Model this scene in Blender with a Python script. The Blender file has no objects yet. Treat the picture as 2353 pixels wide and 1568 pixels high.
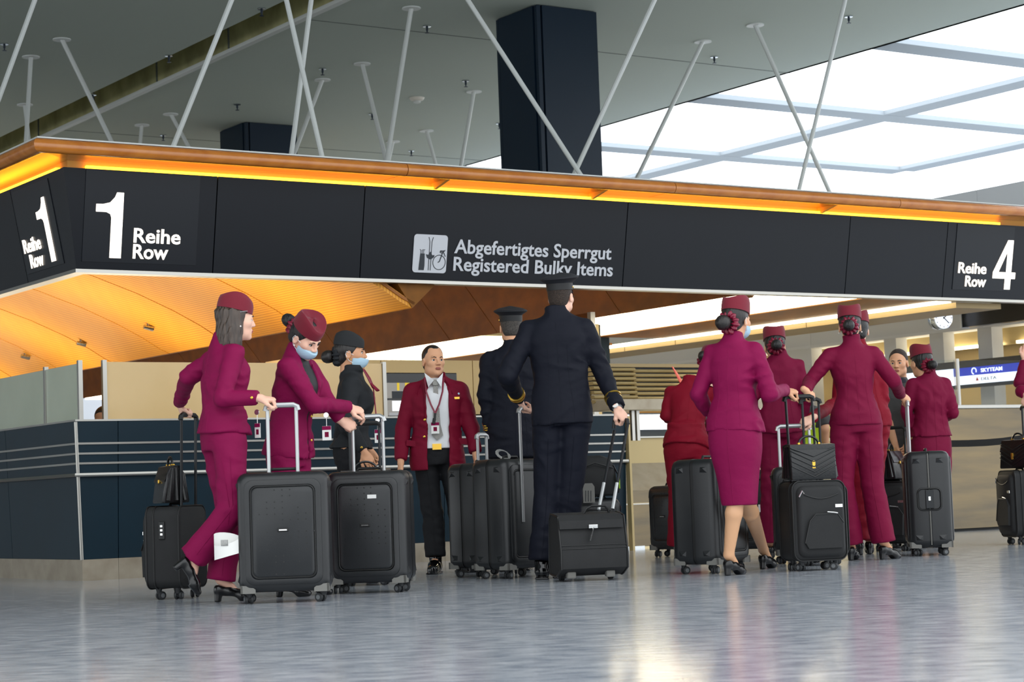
import bpy, math, random
import numpy as np
from mathutils import Vector, Matrix
from mathutils.bvhtree import BVHTree

# ------------------------------------------------------------------ camera, world, exposure
scn = bpy.context.scene
scn.view_settings.view_transform = 'Standard'
scn.view_settings.look = 'None'
scn.view_settings.gamma = 1.0
scn.view_settings.use_curve_mapping = False
scn.view_settings.exposure = 0.0

FPX = 4700.0; CX, CY = 1176.5, 784.0; CH = 0.56
_th = math.atan(.036); _pp = math.atan(356*math.cos(_th)/FPX)
_fw = np.array([0, math.cos(_pp), math.sin(_pp)])
_W = np.array([1., 0, 0]); _V = np.array([0, -math.sin(_pp), math.cos(_pp)])
_R = math.cos(_th)*_W - math.sin(_th)*_V
_U = math.sin(_th)*_W + math.cos(_th)*_V
CAM = np.array([0, 0, CH])
cd = bpy.data.cameras.new('camera'); cam = bpy.data.objects.new('camera', cd)
scn.collection.objects.link(cam)
cd.sensor_width = 36; cd.lens = FPX/2353*36; cd.clip_end = 300
m = Matrix.Identity(4)
for i in range(3):
    m[i][0] = _R[i]; m[i][1] = _U[i]; m[i][2] = -_fw[i]; m[i][3] = CAM[i]
cam.matrix_world = m
cd.dof.use_dof = True; cd.dof.focus_distance = 13.5; cd.dof.aperture_fstop = 6.3
scn.camera = cam

world = bpy.data.worlds.new('daylight'); scn.world = world
world.use_nodes = True
bg = world.node_tree.nodes['Background']
bg.inputs[0].default_value = (0.93, 0.97, 1.0, 1); bg.inputs[1].default_value = 2.3

def area(name, loc, target, sx, sy, power, col):
    l = bpy.data.lights.new(name, 'AREA'); l.shape = 'RECTANGLE'; l.size = sx; l.size_y = sy
    l.energy = power; l.color = col
    o = bpy.data.objects.new(name, l); scn.collection.objects.link(o)
    o.location = loc
    d = Vector(target) - Vector(loc)
    o.rotation_euler = d.to_track_quat('-Z', 'Y').to_euler()
    return o

# ------------------------------------------------------------------ surveying helpers
def ray(x, y): return _fw*FPX + _R*(x-CX) - _U*(y-CY)
def at(x, y, Y):
    d = ray(x, y); return CAM + d*(Y/d[1])
def onz(x, y, z):
    d = ray(x, y); return CAM + d*((z-CH)/d[2])
_a = math.radians(56.3)
dR = np.array([math.sin(_a), math.cos(_a), 0]); dL = np.array([-math.cos(_a), math.sin(_a), 0])
O = np.array([-3.5217, 16.5472, 0.])
UPV = np.array([0, 0, 1.])
def I(s, n, z): return O + s*dR + n*dL + UPV*z
def isl(x, y, s=None, n=None, z=None):
    d = ray(x, y)
    if z is not None: t = (z-CH)/d[2]
    elif n is not None: t = ((O-CAM)@dL+n)/(d@dL)
    else: t = ((O-CAM)@dR+s)/(d@dR)
    q = CAM + d*t - O
    return q@dR, q@dL, q[2]

# ------------------------------------------------------------------ materials
def lin(c):
    return tuple(((v/255)/12.92 if v <= 10 else (((v/255)+.055)/1.055)**2.4) for v in c) + (1,)
MATS = {}
def mat(name, rgb, rough=.6, metal=0., bump=None, var=None, emit=None, stretch=None, rotz=0., spec=None,
        coat=0., trans=0., alpha=None, sheen=0., wave=None):
    if name in MATS: return MATS[name]
    m = bpy.data.materials.new(name); m.use_nodes = True
    nt = m.node_tree; b = nt.nodes['Principled BSDF']; N = nt.nodes; L = nt.links
    b.inputs['Base Color'].default_value = lin(rgb)
    b.inputs['Roughness'].default_value = rough; b.inputs['Metallic'].default_value = metal
    if spec is not None: b.inputs['Specular IOR Level'].default_value = spec
    if coat: b.inputs['Coat Weight'].default_value = coat; b.inputs['Coat Roughness'].default_value = .08
    if trans: b.inputs['Transmission Weight'].default_value = trans
    if sheen: b.inputs['Sheen Weight'].default_value = sheen; b.inputs['Sheen Roughness'].default_value = .5
    if emit:
        b.inputs['Emission Color'].default_value = lin(emit[0]); b.inputs['Emission Strength'].default_value = emit[1]
    vec = None
    if bump or var or wave:
        tc = N.new('ShaderNodeTexCoord'); mp = N.new('ShaderNodeMapping')
        L.new(tc.outputs['Object'], mp.inputs['Vector'])
        mp.inputs['Rotation'].default_value = (0, 0, rotz)
        if stretch: mp.inputs['Scale'].default_value = stretch
        vec = mp.outputs['Vector']
    if var:
        nz = N.new('ShaderNodeTexNoise'); nz.inputs['Scale'].default_value = var[0]
        nz.inputs['Detail'].default_value = 5
        L.new(vec, nz.inputs['Vector'])
        rp = N.new('ShaderNodeMapRange'); rp.inputs['From Min'].default_value = .3; rp.inputs['From Max'].default_value = .7
        L.new(nz.outputs['Fac'], rp.inputs['Value'])
        mx = N.new('ShaderNodeMix'); mx.data_type = 'RGBA'
        mx.inputs['A'].default_value = lin(rgb); mx.inputs['B'].default_value = lin(var[1])
        L.new(rp.outputs['Result'], mx.inputs['Factor'])
        L.new(mx.outputs['Result'], b.inputs['Base Color'])
    hgt = None
    if bump:
        nz = N.new('ShaderNodeTexNoise'); nz.inputs['Scale'].default_value = bump[0]
        nz.inputs['Detail'].default_value = bump[2] if len(bump) > 2 else 4
        L.new(vec, nz.inputs['Vector']); hgt = nz.outputs['Fac']; st = bump[1]
    if wave:
        wv = N.new('ShaderNodeTexWave'); wv.inputs['Scale'].default_value = wave[0]
        L.new(vec, wv.inputs['Vector']); hgt = wv.outputs['Fac']; st = wave[1]
    if hgt:
        bp = N.new('ShaderNodeBump'); bp.inputs['Strength'].default_value = st; bp.inputs['Distance'].default_value = .02
        L.new(hgt, bp.inputs['Height']); L.new(bp.outputs['Normal'], b.inputs['Normal'])
    MATS[name] = m
    return m

def stripes(name, dark, scale, rotz):
    m = MATS[name]; nt = m.node_tree; b = nt.nodes['Principled BSDF']; N = nt.nodes; L_ = nt.links
    tc = N.new('ShaderNodeTexCoord'); mp = N.new('ShaderNodeMapping'); mp.inputs['Rotation'].default_value = (0, 0, rotz)
    L_.new(tc.outputs['Object'], mp.inputs['Vector'])
    wv = N.new('ShaderNodeTexWave'); wv.inputs['Scale'].default_value = scale; L_.new(mp.outputs['Vector'], wv.inputs['Vector'])
    rp = N.new('ShaderNodeMapRange'); rp.inputs['From Min'].default_value = .55; rp.inputs['From Max'].default_value = .9
    L_.new(wv.outputs['Fac'], rp.inputs['Value'])
    mx = N.new('ShaderNodeMix'); mx.data_type = 'RGBA'; mx.inputs['B'].default_value = lin(dark)
    src = b.inputs['Base Color'].links[0].from_socket
    L_.new(src, mx.inputs['A']); L_.new(rp.outputs['Result'], mx.inputs['Factor']); L_.new(mx.outputs['Result'], b.inputs['Base Color'])
RZ = -math.radians(90-56.3)
mat('floor', (206, 210, 215), .11, var=(9.0, (138, 147, 160)), bump=(90, .035), stretch=(.8, 1.8, 1), rotz=RZ, spec=.6)
mat('floor_seam', (120, 126, 134), .3)
mat('ceiling', (166, 175, 168), .85)
mat('ceil_line', (92, 98, 95), .8)
mat('slot', (186, 182, 132), .7, var=(2.2, (140, 136, 94)))
mat('white_lip', (196, 200, 198), .5)
mat('beam', (150, 158, 164), .8)
mat('sky_pane', (235, 240, 245), .4, emit=((244, 249, 255), 3.2))
mat('steel_column', (11, 30, 46), .4, spec=.25)
mat('white_paint', (196, 200, 198), .45)
mat('off_white', (205, 200, 190), .5)
mat('chrome', (190, 195, 198), .18, 1.)
mat('wood_rail', (196, 122, 46), .22, var=(6, (176, 102, 34)), stretch=(.25, 2, 1), rotz=RZ, coat=.3)
mat('wood_cove', (232, 168, 74), .4)
mat('amber', (255, 190, 40), .4, emit=((255, 186, 40), 5.5))
mat('fascia', (4, 10, 19), .36, var=(1.3, (6, 12, 22)), spec=.24)
mat('fascia_sign', (7, 14, 23), .34, spec=.3)
mat('gap', (8, 9, 10), .7)
mat('alu', (168, 166, 160), .32, 1.)
mat('sign_lit', (255, 252, 244), .4, emit=((255, 240, 222), 1.3))
mat('sign_grey', (186, 190, 196), .5, emit=((186, 190, 196), .12))
mat('sign_dark', (30, 38, 46), .5)
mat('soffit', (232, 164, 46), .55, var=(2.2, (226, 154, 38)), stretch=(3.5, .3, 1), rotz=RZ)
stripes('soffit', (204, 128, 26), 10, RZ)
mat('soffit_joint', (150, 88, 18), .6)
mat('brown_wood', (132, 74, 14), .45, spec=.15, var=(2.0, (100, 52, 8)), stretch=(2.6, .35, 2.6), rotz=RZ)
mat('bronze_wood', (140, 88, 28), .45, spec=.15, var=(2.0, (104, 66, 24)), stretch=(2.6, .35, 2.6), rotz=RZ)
mat('gold_trim', (140, 120, 80), .4, .3)
mat('tube_light', (255, 250, 235), .4, emit=((255, 240, 206), 9.0))
mat('counter', (6, 32, 44), .42, var=(2.5, (8, 37, 50)), spec=.25)
mat('kick', (176, 166, 148), .38, .75, var=(5, (150, 138, 120)))
mat('glass_frost', (196, 206, 188), .25, var=(1.5, (186, 196, 176)), trans=.25)
mat('glass_cream', (226, 194, 138), .22, var=(1.2, (214, 180, 120)), trans=.15)
mat('clear_glass', (240, 245, 245), .02, trans=1., spec=.2)
MATS['clear_glass'].node_tree.nodes['Principled BSDF'].inputs['IOR'].default_value = 1.12
mat('cream', (226, 200, 146), .6)
mat('cream_pale', (232, 222, 188), .6)
mat('grey_wall', (196, 199, 204), .7)
mat('grey_wall2', (205, 208, 212), .7)
mat('stone', (182, 170, 148), .45, var=(7, (164, 150, 126)))
mat('brass', (178, 158, 112), .38, .35)
mat('steel', (88, 82, 72), .17, .95, var=(2.0, (116, 102, 78)), bump=(4, .05), stretch=(.4, .4, 3))
mat('black_gloss', (14, 15, 17), .25)
mat('screen_white', (235, 240, 250), .4, emit=((235, 242, 255), 1.1))
mat('screen_blue', (34, 52, 160), .4, emit=((40, 58, 176), .9))
mat('screen_img', (120, 118, 112), .4, emit=((150, 146, 140), .5))
mat('yellow_paint', (222, 190, 40), .5, emit=((222, 190, 40), .4))
mat('red_text', (200, 60, 50), .5)
mat('grey_text', (150, 155, 165), .5)

# ------------------------------------------------------------------ objects
COL = scn.collection
WL = {}
def tag(o, label=None, cat=None, group=None, kind=None):
    if label: o['label'] = label
    if cat: o['category'] = cat
    if group: o['group'] = group
    if kind: o['kind'] = kind
    return o
def empty(name, loc, label=None, cat=None, group=None, kind=None):
    o = bpy.data.objects.new(name, None); COL.objects.link(o)
    o.empty_display_size = .1
    o.location = [float(v) for v in loc]; WL[o.name] = np.array(loc, float)
    return tag(o, label, cat, group, kind)
def link_mesh(me, name, mats, parent, base):
    o = bpy.data.objects.new(name, me); COL.objects.link(o)
    for mm in (mats if isinstance(mats, (list, tuple)) else [mats]):
        me.materials.append(MATS[mm] if isinstance(mm, str) else mm)
    if parent is not None:
        o.parent = parent; o.location = Vector(base - WL[parent.name])
    else:
        o.location = Vector(base)
    WL[o.name] = np.array(base, float)
    return o
def mesh_obj(name, V, F, mats, parent=None, smooth=False, fm=None, sharp=None):
    V = np.asarray(V, float)
    base = np.array([(V[:, 0].min()+V[:, 0].max())/2, (V[:, 1].min()+V[:, 1].max())/2, V[:, 2].min()])
    me = bpy.data.meshes.new(name)
    me.from_pydata((V-base).tolist(), [], F if isinstance(F, list) else F.tolist())
    me.validate()
    me.update()
    if smooth:
        me.polygons.foreach_set('use_smooth', [True]*len(me.polygons))
        if sharp: me.set_sharp_from_angle(angle=math.radians(sharp))
    o = link_mesh(me, name, mats, parent, base)
    if fm is not None: me.polygons.foreach_set('material_index', fm)
    return o

def nrm(v):
    v = np.asarray(v, float); return v/max(np.linalg.norm(v), 1e-9)
class MB:
    def __init__(self): self.v = []; self.f = []; self.m = []; self.cm = 0
    def add(self, vs, fs):
        k = len(self.v); self.v += [tuple(map(float, p)) for p in vs]
        for f in fs: self.f.append([i+k for i in f]); self.m.append(self.cm)
    def hexa(self, c8):
        self.add(c8, [(0, 3, 2, 1), (4, 5, 6, 7), (0, 1, 5, 4), (1, 2, 6, 5), (2, 3, 7, 6), (3, 0, 4, 7)])
    def ibox(self, s0, s1, n0, n1, z0, z1):
        self.hexa([I(s0, n0, z0), I(s1, n0, z0), I(s1, n1, z0), I(s0, n1, z0), I(s0, n0, z1), I(s1, n0, z1), I(s1, n1, z1), I(s0, n1, z1)])
    def fbox(self, c, ax, ay, az, hx, hy, hz):
        c = np.asarray(c, float); ax, ay, az = [np.asarray(q, float) for q in (ax, ay, az)]
        p = lambda i, j, k: c+ax*hx*i+ay*hy*j+az*hz*k
        self.hexa([p(-1, -1, -1), p(1, -1, -1), p(1, 1, -1), p(-1, 1, -1), p(-1, -1, 1), p(1, -1, 1), p(1, 1, 1), p(-1, 1, 1)])
    def loft(self, rings, cap=True, closed=True):
        n = len(rings[0]); k = len(self.v)
        for r in rings: self.v += [tuple(map(float, p)) for p in r]
        for i in range(len(rings)-1):
            for j in range(n if closed else n-1):
                a = k+i*n+j; b = k+i*n+(j+1) % n
                self.f.append([a, b, b+n, a+n]); self.m.append(self.cm)
        if cap:
            self.f.append([k+j for j in range(n)][::-1]); self.m.append(self.cm)
            self.f.append([k+(len(rings)-1)*n+j for j in range(n)]); self.m.append(self.cm)
    def tube(self, path, r, seg=8, flat=None, up=None):
        P = [np.asarray(p, float) for p in path]
        rs = r if isinstance(r, (list, tuple)) else [r]*len(P)
        t0 = nrm(P[1]-P[0])
        u = np.array([0, 0, 1.]) if abs(t0[2]) < .9 else np.array([1., 0, 0])
        if up is not None: u = np.asarray(up, float)
        rings = []
        for i, p in enumerate(P):
            t = nrm(P[min(i+1, len(P)-1)]-P[max(i-1, 0)])
            a = nrm(np.cross(t, u)); b = np.cross(a, t); u = b
            fl = flat or 1.
            rings.append([p+rs[i]*(math.cos(q)*a+fl*math.sin(q)*b) for q in [2*math.pi*j/seg for j in range(seg)]])
        self.loft(rings)
    def disc(self, c, ax, r, h, seg=16, r2=None):
        c = np.asarray(c, float); ax = nrm(ax)
        self.tube([c, c+ax*h], [r, r if r2 is None else r2], seg)
    def rev(self, c, ax, prof, seg=20, ref=None, ell=1.):
        c = np.asarray(c, float); ax = nrm(ax)
        u = np.asarray(ref, float) if ref is not None else (np.array([1., 0, 0]) if abs(ax[0]) < .8 else np.array([0, 1., 0]))
        u = nrm(u-ax*(u@ax)); w = np.cross(ax, u)
        self.loft([[c+ax*h+r*(math.cos(q)*u+ell*math.sin(q)*w) for q in [2*math.pi*j/seg for j in range(seg)]] for r, h in prof])
    def ball(self, c, r, seg=12, rz=None):
        rz = r if rz is None else rz
        self.rev(c, (0, 0, 1), [(max(r*math.sin(t), 1e-4), -rz*math.cos(t)) for t in np.linspace(0, math.pi, 8)], seg)
    def build(self, name, mats, parent=None, smooth=False, sharp=35, bevel=0, fm=False):
        o = mesh_obj(name, self.v, self.f, mats, parent, smooth, self.m if fm or isinstance(mats, (list, tuple)) else None, sharp if smooth else None)
        if bevel:
            b = o.modifiers.new('bevel', 'BEVEL'); b.width = bevel; b.segments = 2; b.limit_method = 'ANGLE'; b.angle_limit = .6
        return o
def ib(name, mats, parent, *a, bevel=0, **k):
    q = MB(); q.ibox(*a); o = q.build(name, mats, parent, bevel=bevel)
    return o
def rrect(w, h, r, n=5):
    pts = []
    for cx, cy, a0 in ((w/2-r, h/2-r, 0), (-w/2+r, h/2-r, 90), (-w/2+r, -h/2+r, 180), (w/2-r, -h/2+r, 270)):
        for i in range(n+1):
            a = math.radians(a0+90*i/n); pts.append((cx+r*math.cos(a), cy+r*math.sin(a)))
    return pts
def text_mesh(body, size, extrude=.002, bold=0., spacing=1.0):
    cu = bpy.data.curves.new('t', 'FONT'); cu.body = body; cu.size = size; cu.extrude = extrude; cu.offset = bold
    cu.space_character = spacing; cu.resolution_u = 3
    o = bpy.data.objects.new('t', cu); COL.objects.link(o)
    dg = bpy.context.evaluated_depsgraph_get(); dg.update()
    me = bpy.data.meshes.new_from_object(o.evaluated_get(dg))
    V = np.array([v.co for v in me.vertices]); F = [list(p.vertices) for p in me.polygons]
    bpy.data.objects.remove(o); bpy.data.curves.remove(cu); bpy.data.meshes.remove(me)
    return V, F
def put_text(name, body, mats, parent, org, ex, ey, width=None, height=None, bold=.012, right=False, lift=.002):
    """lettering on a plane: org lower-left corner of cap-height box, ex/ey unit axes; scaled to width x height"""
    V, F = text_mesh(body, 1.0, .01, bold)
    x0, x1 = V[:, 0].min(), V[:, 0].max(); capH = .7
    sy = height/capH; sx = width/(x1-x0) if width else sy
    ex = nrm(ex); ey = nrm(ey); ez = np.cross(ex, ey)
    W = np.asarray(org)+np.outer((V[:, 0]-x0)*sx, ex)+np.outer(V[:, 1]*sy, ey)+np.outer(V[:, 2]*.3+lift, ez)
    return mesh_obj(name, W, F, mats, parent)
# ------------------------------------------------------------------ floor, ceiling, skylight
HC = 6.75
fl = ib('floor', 'floor', None, -30, 45, -22, 60, -.2, 0.0); tag(fl, kind='structure')
ceil = empty('ceiling', I(0, 20, HC), kind='structure')
NC0 = -7.0
ib('ceiling_slab', 'ceiling', ceil, -32, 5.32, NC0, 60, HC, HC+.25)
ib('ceiling_slab', 'ceiling', ceil, 5.97, 14.2, NC0, 60, HC, HC+.25)
ib('slot_recess', 'slot', ceil, 5.3, 6.1, NC0, 60, HC+.42, HC+.5)
ib('slot_side', 'slot', ceil, 5.92, 5.96, NC0, 60, HC+.02, HC+.42)
ib('slot_side', 'slot', ceil, 5.28, 5.32, NC0, 60, HC+.25, HC+.42)
ib('slot_lip', 'white_lip', ceil, 5.90, 5.99, NC0, 60, HC-.03, HC+.02)
for k in range(12):
    ib('slot_joint', 'ceil_line', ceil, 5.905, 5.92, 2+k*2.4, 2.03+k*2.4, HC+.03, HC+.41)
for n in (7.15, 15.6, -1.4, 24.):
    ib('seam', 'ceil_line', ceil, 5.94, 14.2, n, n+.02, HC-.004, HC+.01)
for s in (0.2,):
    ib('seam', 'ceil_line', ceil, s, s+.02, NC0, 50, HC-.004, HC+.01)
sk = empty('window_1', I(22, 12, HC), kind='structure')
ib('side_curb', 'beam', sk, 14.12, 14.2, NC0, 60, HC, HC+.12)
BN = (-3.2, 1.0, 5.15, 9.4, 13.75, 18.2, 22.6, 27., 31.5)
for n in BN:
    ib('beam', 'beam', sk, 14.2, 22.9 if n == 13.75 else 31, n-.24, n+.24, HC, HC+.08)
for s in (18.3, 22.9, 27.4):
    ib('beam', 'beam', sk, s-.24, s+.24, NC0, 13.6 if s == 22.9 else 60, HC+.003, HC+.077)
ss = (14.2, 18.3, 22.9, 27.4, 31)
for i in range(4):
    for j in range(len(BN)-1):
        ib('pane', 'sky_pane', sk, ss[i], ss[i+1], BN[j], BN[j+1], HC+.085, HC+.12)

# sprinklers, detectors
def sprinkler_parts(p):
    r = empty('sprinkler', p)
    q = MB(); q.rev(p-UPV*.02, UPV, [(.02, 0), (.055, .006), (.055, .02)], 14); q.build('escutcheon', 'chrome', r, True)
    q = MB(); q.rev(p-UPV*.1, UPV, [(.03, 0), (.03, .006), (.009, .01), (.009, .03), (.016, .04), (.016, .08)], 10); q.build('nozzle', 'steel_column', r, True)
    return r
sp = [(601, 22), (388, 130), (213, 220), (741, 160), (545, 242), (375, 313), (981, 62), (855, 264), (1070, 188), (1147, 286), (945, 349), (1641, 133), (1950, 40), (10, 103)]
first = None
for x, y in sp:
    p = onz(x, y-3, HC)
    if first is None:
        first = sprinkler_parts(p); p0 = p; o = first
    else:
        o = first.copy(); COL.objects.link(o); o.location = Vector(p)
        for c in first.children:
            d = c.copy(); COL.objects.link(d); d.parent = o
    tag(o, 'small chrome sprinkler head fixed to the grey ceiling', 'sprinkler', 'ceiling sprinklers')
for (x, y), lb in (((958, 229), 'round cream smoke detector on the ceiling left of the tall dark column'), ((1187, 178), 'small cream detector close beside the tall dark column')):
    p = onz(x, y-4, HC)
    r = empty('smoke_detector', p, lb, 'detector')
    q = MB(); q.rev(p-UPV*.05, UPV, [(.05, 0), (.1, .015), (.12, .05)], 18); q.build('base', 'off_white', r, True)
    q = MB(); q.rev(p-UPV*.085, UPV, [(.03, 0), (.055, .01), (.055, .036)], 18); q.build('sensor_head', 'white_paint', r, True)

# columns
def column(s0, n0, lb):
    r = empty('column', I(s0+.48, n0+.48, 0), lb, 'column')
    ib('core', 'gap', r, s0+.04, s0+.92, n0+.04, n0+.92, 0, HC)
    for (a, b, c, d) in ((s0+.09, s0+.9, n0, n0+.04), (s0+.09, s0+.9, n0+.92, n0+.96), (s0, s0+.04, n0+.09, n0+.87), (s0+.92, s0+.96, n0+.09, n0+.87)):
        ib('cladding_panel', 'steel_column', r, a, b, c, d, 0, HC-.01)
    for (a, b) in ((0.0, 0.0), (0.88, 0), (0, .88), (.88, .88)):
        ib('corner_trim', 'steel_column', r, s0+a+.012, s0+a+.068, n0+b+.012, n0+b+.068, 0, HC-.01)
column(8.25, 5.2, 'tall dark blue clad column rising behind the bulky items sign')
column(8.4, 13.8, 'dark blue column farther back with only its top showing above the canopy')

# suspension rods
def rod(bx, by, tx, ty, nb=None, r=.028, lb=''):
    if nb is None:
        T = onz(tx, ty, HC); Y = T[1]
    else:
        s, n, z = isl(bx, by, n=nb); Y = I(s, n, z)[1]
        a, b = at(bx, by, Y), at(tx, ty, Y); k = (HC-a[2])/(b[2]-a[2]); T = a+(b-a)*k
    a = at(bx, by, Y); d = a-T; k = (3.46-T[2])/d[2]; B = T+d*k
    lb, gr = (('thin white rod hanging the canopy above the row one sign', 'rods over the row one sign') if bx < 500 else
              ('thin white rod crossing beside the farther dark column', 'rods by the farther column') if bx < 760 else
              ('thin white rod between the two dark columns', 'rods between the columns') if bx < 1100 else
              ('white rod slanting across the tall dark column', 'rods across the tall column') if bx < 1400 else
              ('slanting rod seen against the bright skylight', 'rods against the skylight'))
    o = empty('suspension_rod', B, lb, 'rod', gr)
    q = MB(); q.tube([B, T], r, 8); q.build('rod', 'white_paint', o, True)
    q = MB(); q.disc(T-UPV*.015, UPV, .12, .015, 16); q.build('ceiling_plate', 'white_paint', o, True)
    q = MB(); q.disc(B-UPV*.02, UPV, .09, .03, 12); q.build('foot_plate', 'white_paint', o, True)
rl = 'thin white steel rod hanging the timber canopy from the ceiling'
for bx, by, tx, ty in ((256, 325, 142, 90), (60, 322, 71, 130), (66, 320, 57, 240), (322, 330, 326, 287), (432, 335, 392, 262), (678, 348, 741, 183), (886, 363, 832, 146),
                       (890, 363, 945, 18), (895, 361, 903, 325), (999, 370, 980, 300), (1062, 365, 1089, 210), (1473, 390, 1615, 95), (1902, 432, 1735, 57)):
    rod(bx, by, tx, ty, None, .03, rl)
for bx, by, tx, ty, n in ((0, 220, 80, 0, 3.), (400, 332, 532, 0, 1.4), (738, 352, 658, 0, 1.2), (670, 350, 715, 0, 1.8), (1325, 388, 1075, 0, .9), (1325, 388, 1504, 0, 1.0), (1838, 428, 1942, 0, 1.6)):
    rod(bx, by, tx, ty, n, .024, rl)

# ------------------------------------------------------------------ canopy
can = empty('check_in_canopy', I(0, 0, 2.5), 'long dark check-in canopy with orange timber rim, amber strip light and row signs', 'canopy')
def EF(s, o, z): return I(s if s > 0 else -o, -o, z)
def EL(n, o, z): return I(-o, n if n > 0 else -o, z)
def sweep(q, E, t0, t1, prof):
    q.loft([[E(t, o, z) for o, z in prof] for t in (t0, t1)])
def sweepobj(name, mats, parent, E, t0, t1, prof, smooth=False):
    q = MB(); sweep(q, E, t0, t1, prof)
    if E is EL: q.f = [f[::-1] for f in q.f]
    return q.build(name, mats, parent, smooth, 40)
rail = [(.10, 3.49), (.46, 3.49)] + [(.49+.055*math.sin(a), 3.435+.055*math.cos(a)) for a in np.linspace(.15, 2.9, 9)] + [(.46, 3.382), (.40, 3.40), (.10, 3.40)]
cuts = [0, 2.849, 5.812, 8.752, 11.7, 14.6]
for a, b in zip(cuts[:-1], cuts[1:]):
    sweepobj('rail_segment', 'wood_rail', can, EF, a+(.004 if a else 0), b-.004, rail, True)
for a, b in ((0, 2.9), (2.9, 5.8), (5.8, 8.7), (8.7, 14)):
    sweepobj('rail_segment', 'wood_rail', can, EL, a+(.004 if a else 0), b-.004, rail, True)
lip = [(.10, 3.493), (.50, 3.493), (.50, 3.505), (.10, 3.505)]
sweepobj('roof_edge_flashing', 'white_paint', can, EF, 0, 14.6, lip)
sweepobj('roof_edge_flashing', 'white_paint', can, EL, 0, 14, lip)
cove = [(.08, 3.32), (.10, 3.32), (.10, 3.40), (.08, 3.40)]
sweepobj('cove_board', 'wood_cove', can, EF, 0, 14.6, cove)
sweepobj('cove_board', 'wood_cove', can, EL, 0, 14, cove)
q = MB(); sweep(q, EF, .05, 10.64, [(.103, 3.335), (.14, 3.335), (.14, 3.362), (.103, 3.362)]); q.build('amber_light_strip', 'amber', can)
q = MB(); sweep(q, EL, .05, 13.9, [(.103, 3.335), (.14, 3.335), (.14, 3.362), (.103, 3.362)]); q.build('amber_light_strip', 'amber', can)
for s in (3.35, 5.1, 8.0):
    q = MB(); sweep(q, EF, s, s+.03, [(.14, 3.34), (.40, 3.40), (.10, 3.40), (.10, 3.34)]); q.build('rim_bracket', 'wood_cove', can)
def fprof(z0, z1, lift=0., th=.04):
    o = lambda z: .15*(z-2.53)/.80
    return [(o(z0)+lift-th, z0), (o(z0)+lift, z0), (o(z1)+lift, z1), (o(z1)+lift-th, z1)]
for a, b in ((0, 1.212), (1.212, 2.637), (2.637, 5.532), (5.532, 8.415), (8.415, 9.832), (9.832, 14.6)):
    sweepobj('fascia_panel', 'fascia', can, EF, a+(.005 if a else 0), b-.005, fprof(2.53, 3.335))
for a, b in ((0, 1.1), (1.1, 4.2), (4.2, 7.3), (7.3, 10.4), (10.4, 14)):
    sweepobj('fascia_panel', 'fascia', can, EL, a+(.005 if a else 0), b-.005, fprof(2.53, 3.335))
bk = [(-.06, 2.535), (-.045, 2.535), (.10, 3.33), (.08, 3.33)]
sweepobj('fascia_backing', 'gap', can, EF, 0, 14.6, bk)
sweepobj('fascia_backing', 'gap', can, EL, 0, 14, bk)
al = [(-.10, 2.50), (.012, 2.50), (.012, 2.529), (-.10, 2.529)]
sweepobj('bottom_trim', 'alu', can, EF, 0, 14.6, al); sweepobj('bottom_trim', 'alu', can, EL, 0, 14, al)
# roof deck
ib('roof_deck', 'off_white', can, -.1, 8.1, .0, 14, 3.44, 3.46)
ib('roof_deck', 'off_white', can, 9.3, 14.6, .0, 14, 3.44, 3.46)
ib('roof_deck', 'off_white', can, 8.1, 9.3, .0, 5.0, 3.44, 3.46)
ib('roof_deck', 'off_white', can, 8.1, 9.3, 6.4, 13.5, 3.44, 3.46)
# small roof mounts
for nm, lb, x0, y0, x1, y1 in (('cable_box', 'flat white cable box lying on the canopy rim before the column', 1345, 389, 1480, 404), ):
    s0, _, z1 = isl(x0, y0, n=.35); s1, _, z0 = isl(x1, y1, n=.35)
    r = empty(nm, I(s0, .35, 3.462), lb, 'box')
    ib('housing', 'off_white', r, s0, s1, .2, .55, 3.505, 3.60, bevel=.008); ib('lid', 'white_paint', r, s0-.01, s1+.01, .19, .56, 3.60, 3.615)
for x, y, lb in ((1065, 370, 'white cable bracket on the canopy rim left of the column'), (1737, 417, 'small white bracket on the canopy rim under the skylight'), (228, 316, 'white plastic bracket on the canopy rim above the row one sign')):
    s, n, z = isl(x, y, n=.15)
    r = empty('cable_bracket', I(s, .15, 3.462), lb, 'bracket')
    ib('foot', 'off_white', r, s-.08, s+.02, .1, .2, 3.462, 3.56); ib('clip_plate', 'white_paint', r, s-.05, s+.12, .06, .24, 3.575, 3.59); ib('clip_side', 'white_paint', r, s+.08, s+.12, .1, .2, 3.5, 3.575)
# sign plates and lettering on the fascia
def fo(z): return .15*(z-2.53)/.80
EYF = nrm(np.array(-dL)*.15+UPV*.80)
def FPt(s, z, lift=.0): return I(s, -fo(z)-lift, z)
def plate(s0, s1, z0, z1, E=EF, th=.006):
    return sweepobj('sign_panel', 'fascia_sign', can, E, s0, s1, fprof(z0, z1, th, .006))
p1 = plate(.04, 1.05, 2.59, 3.325); p4 = plate(9.97, 10.86, 2.62, 3.32); pm = None
def poly_sign(name, pts, parent, org, ex, ey, mats, th=.004, lift=.008):
    ex = nrm(ex); ey = nrm(ey); ez = np.cross(ex, ey)
    q = MB(); n = len(pts)
    vs = [np.asarray(org)+ex*x+ey*y+ez*lift for x, y in pts]; ws = [v+ez*th for v in vs]
    q.add(vs+ws, [list(range(n))[::-1], list(range(n, 2*n))]+[[i, (i+1) % n, n+(i+1) % n, n+i] for i in range(n)])
    return q.build(name, mats, parent)
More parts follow.
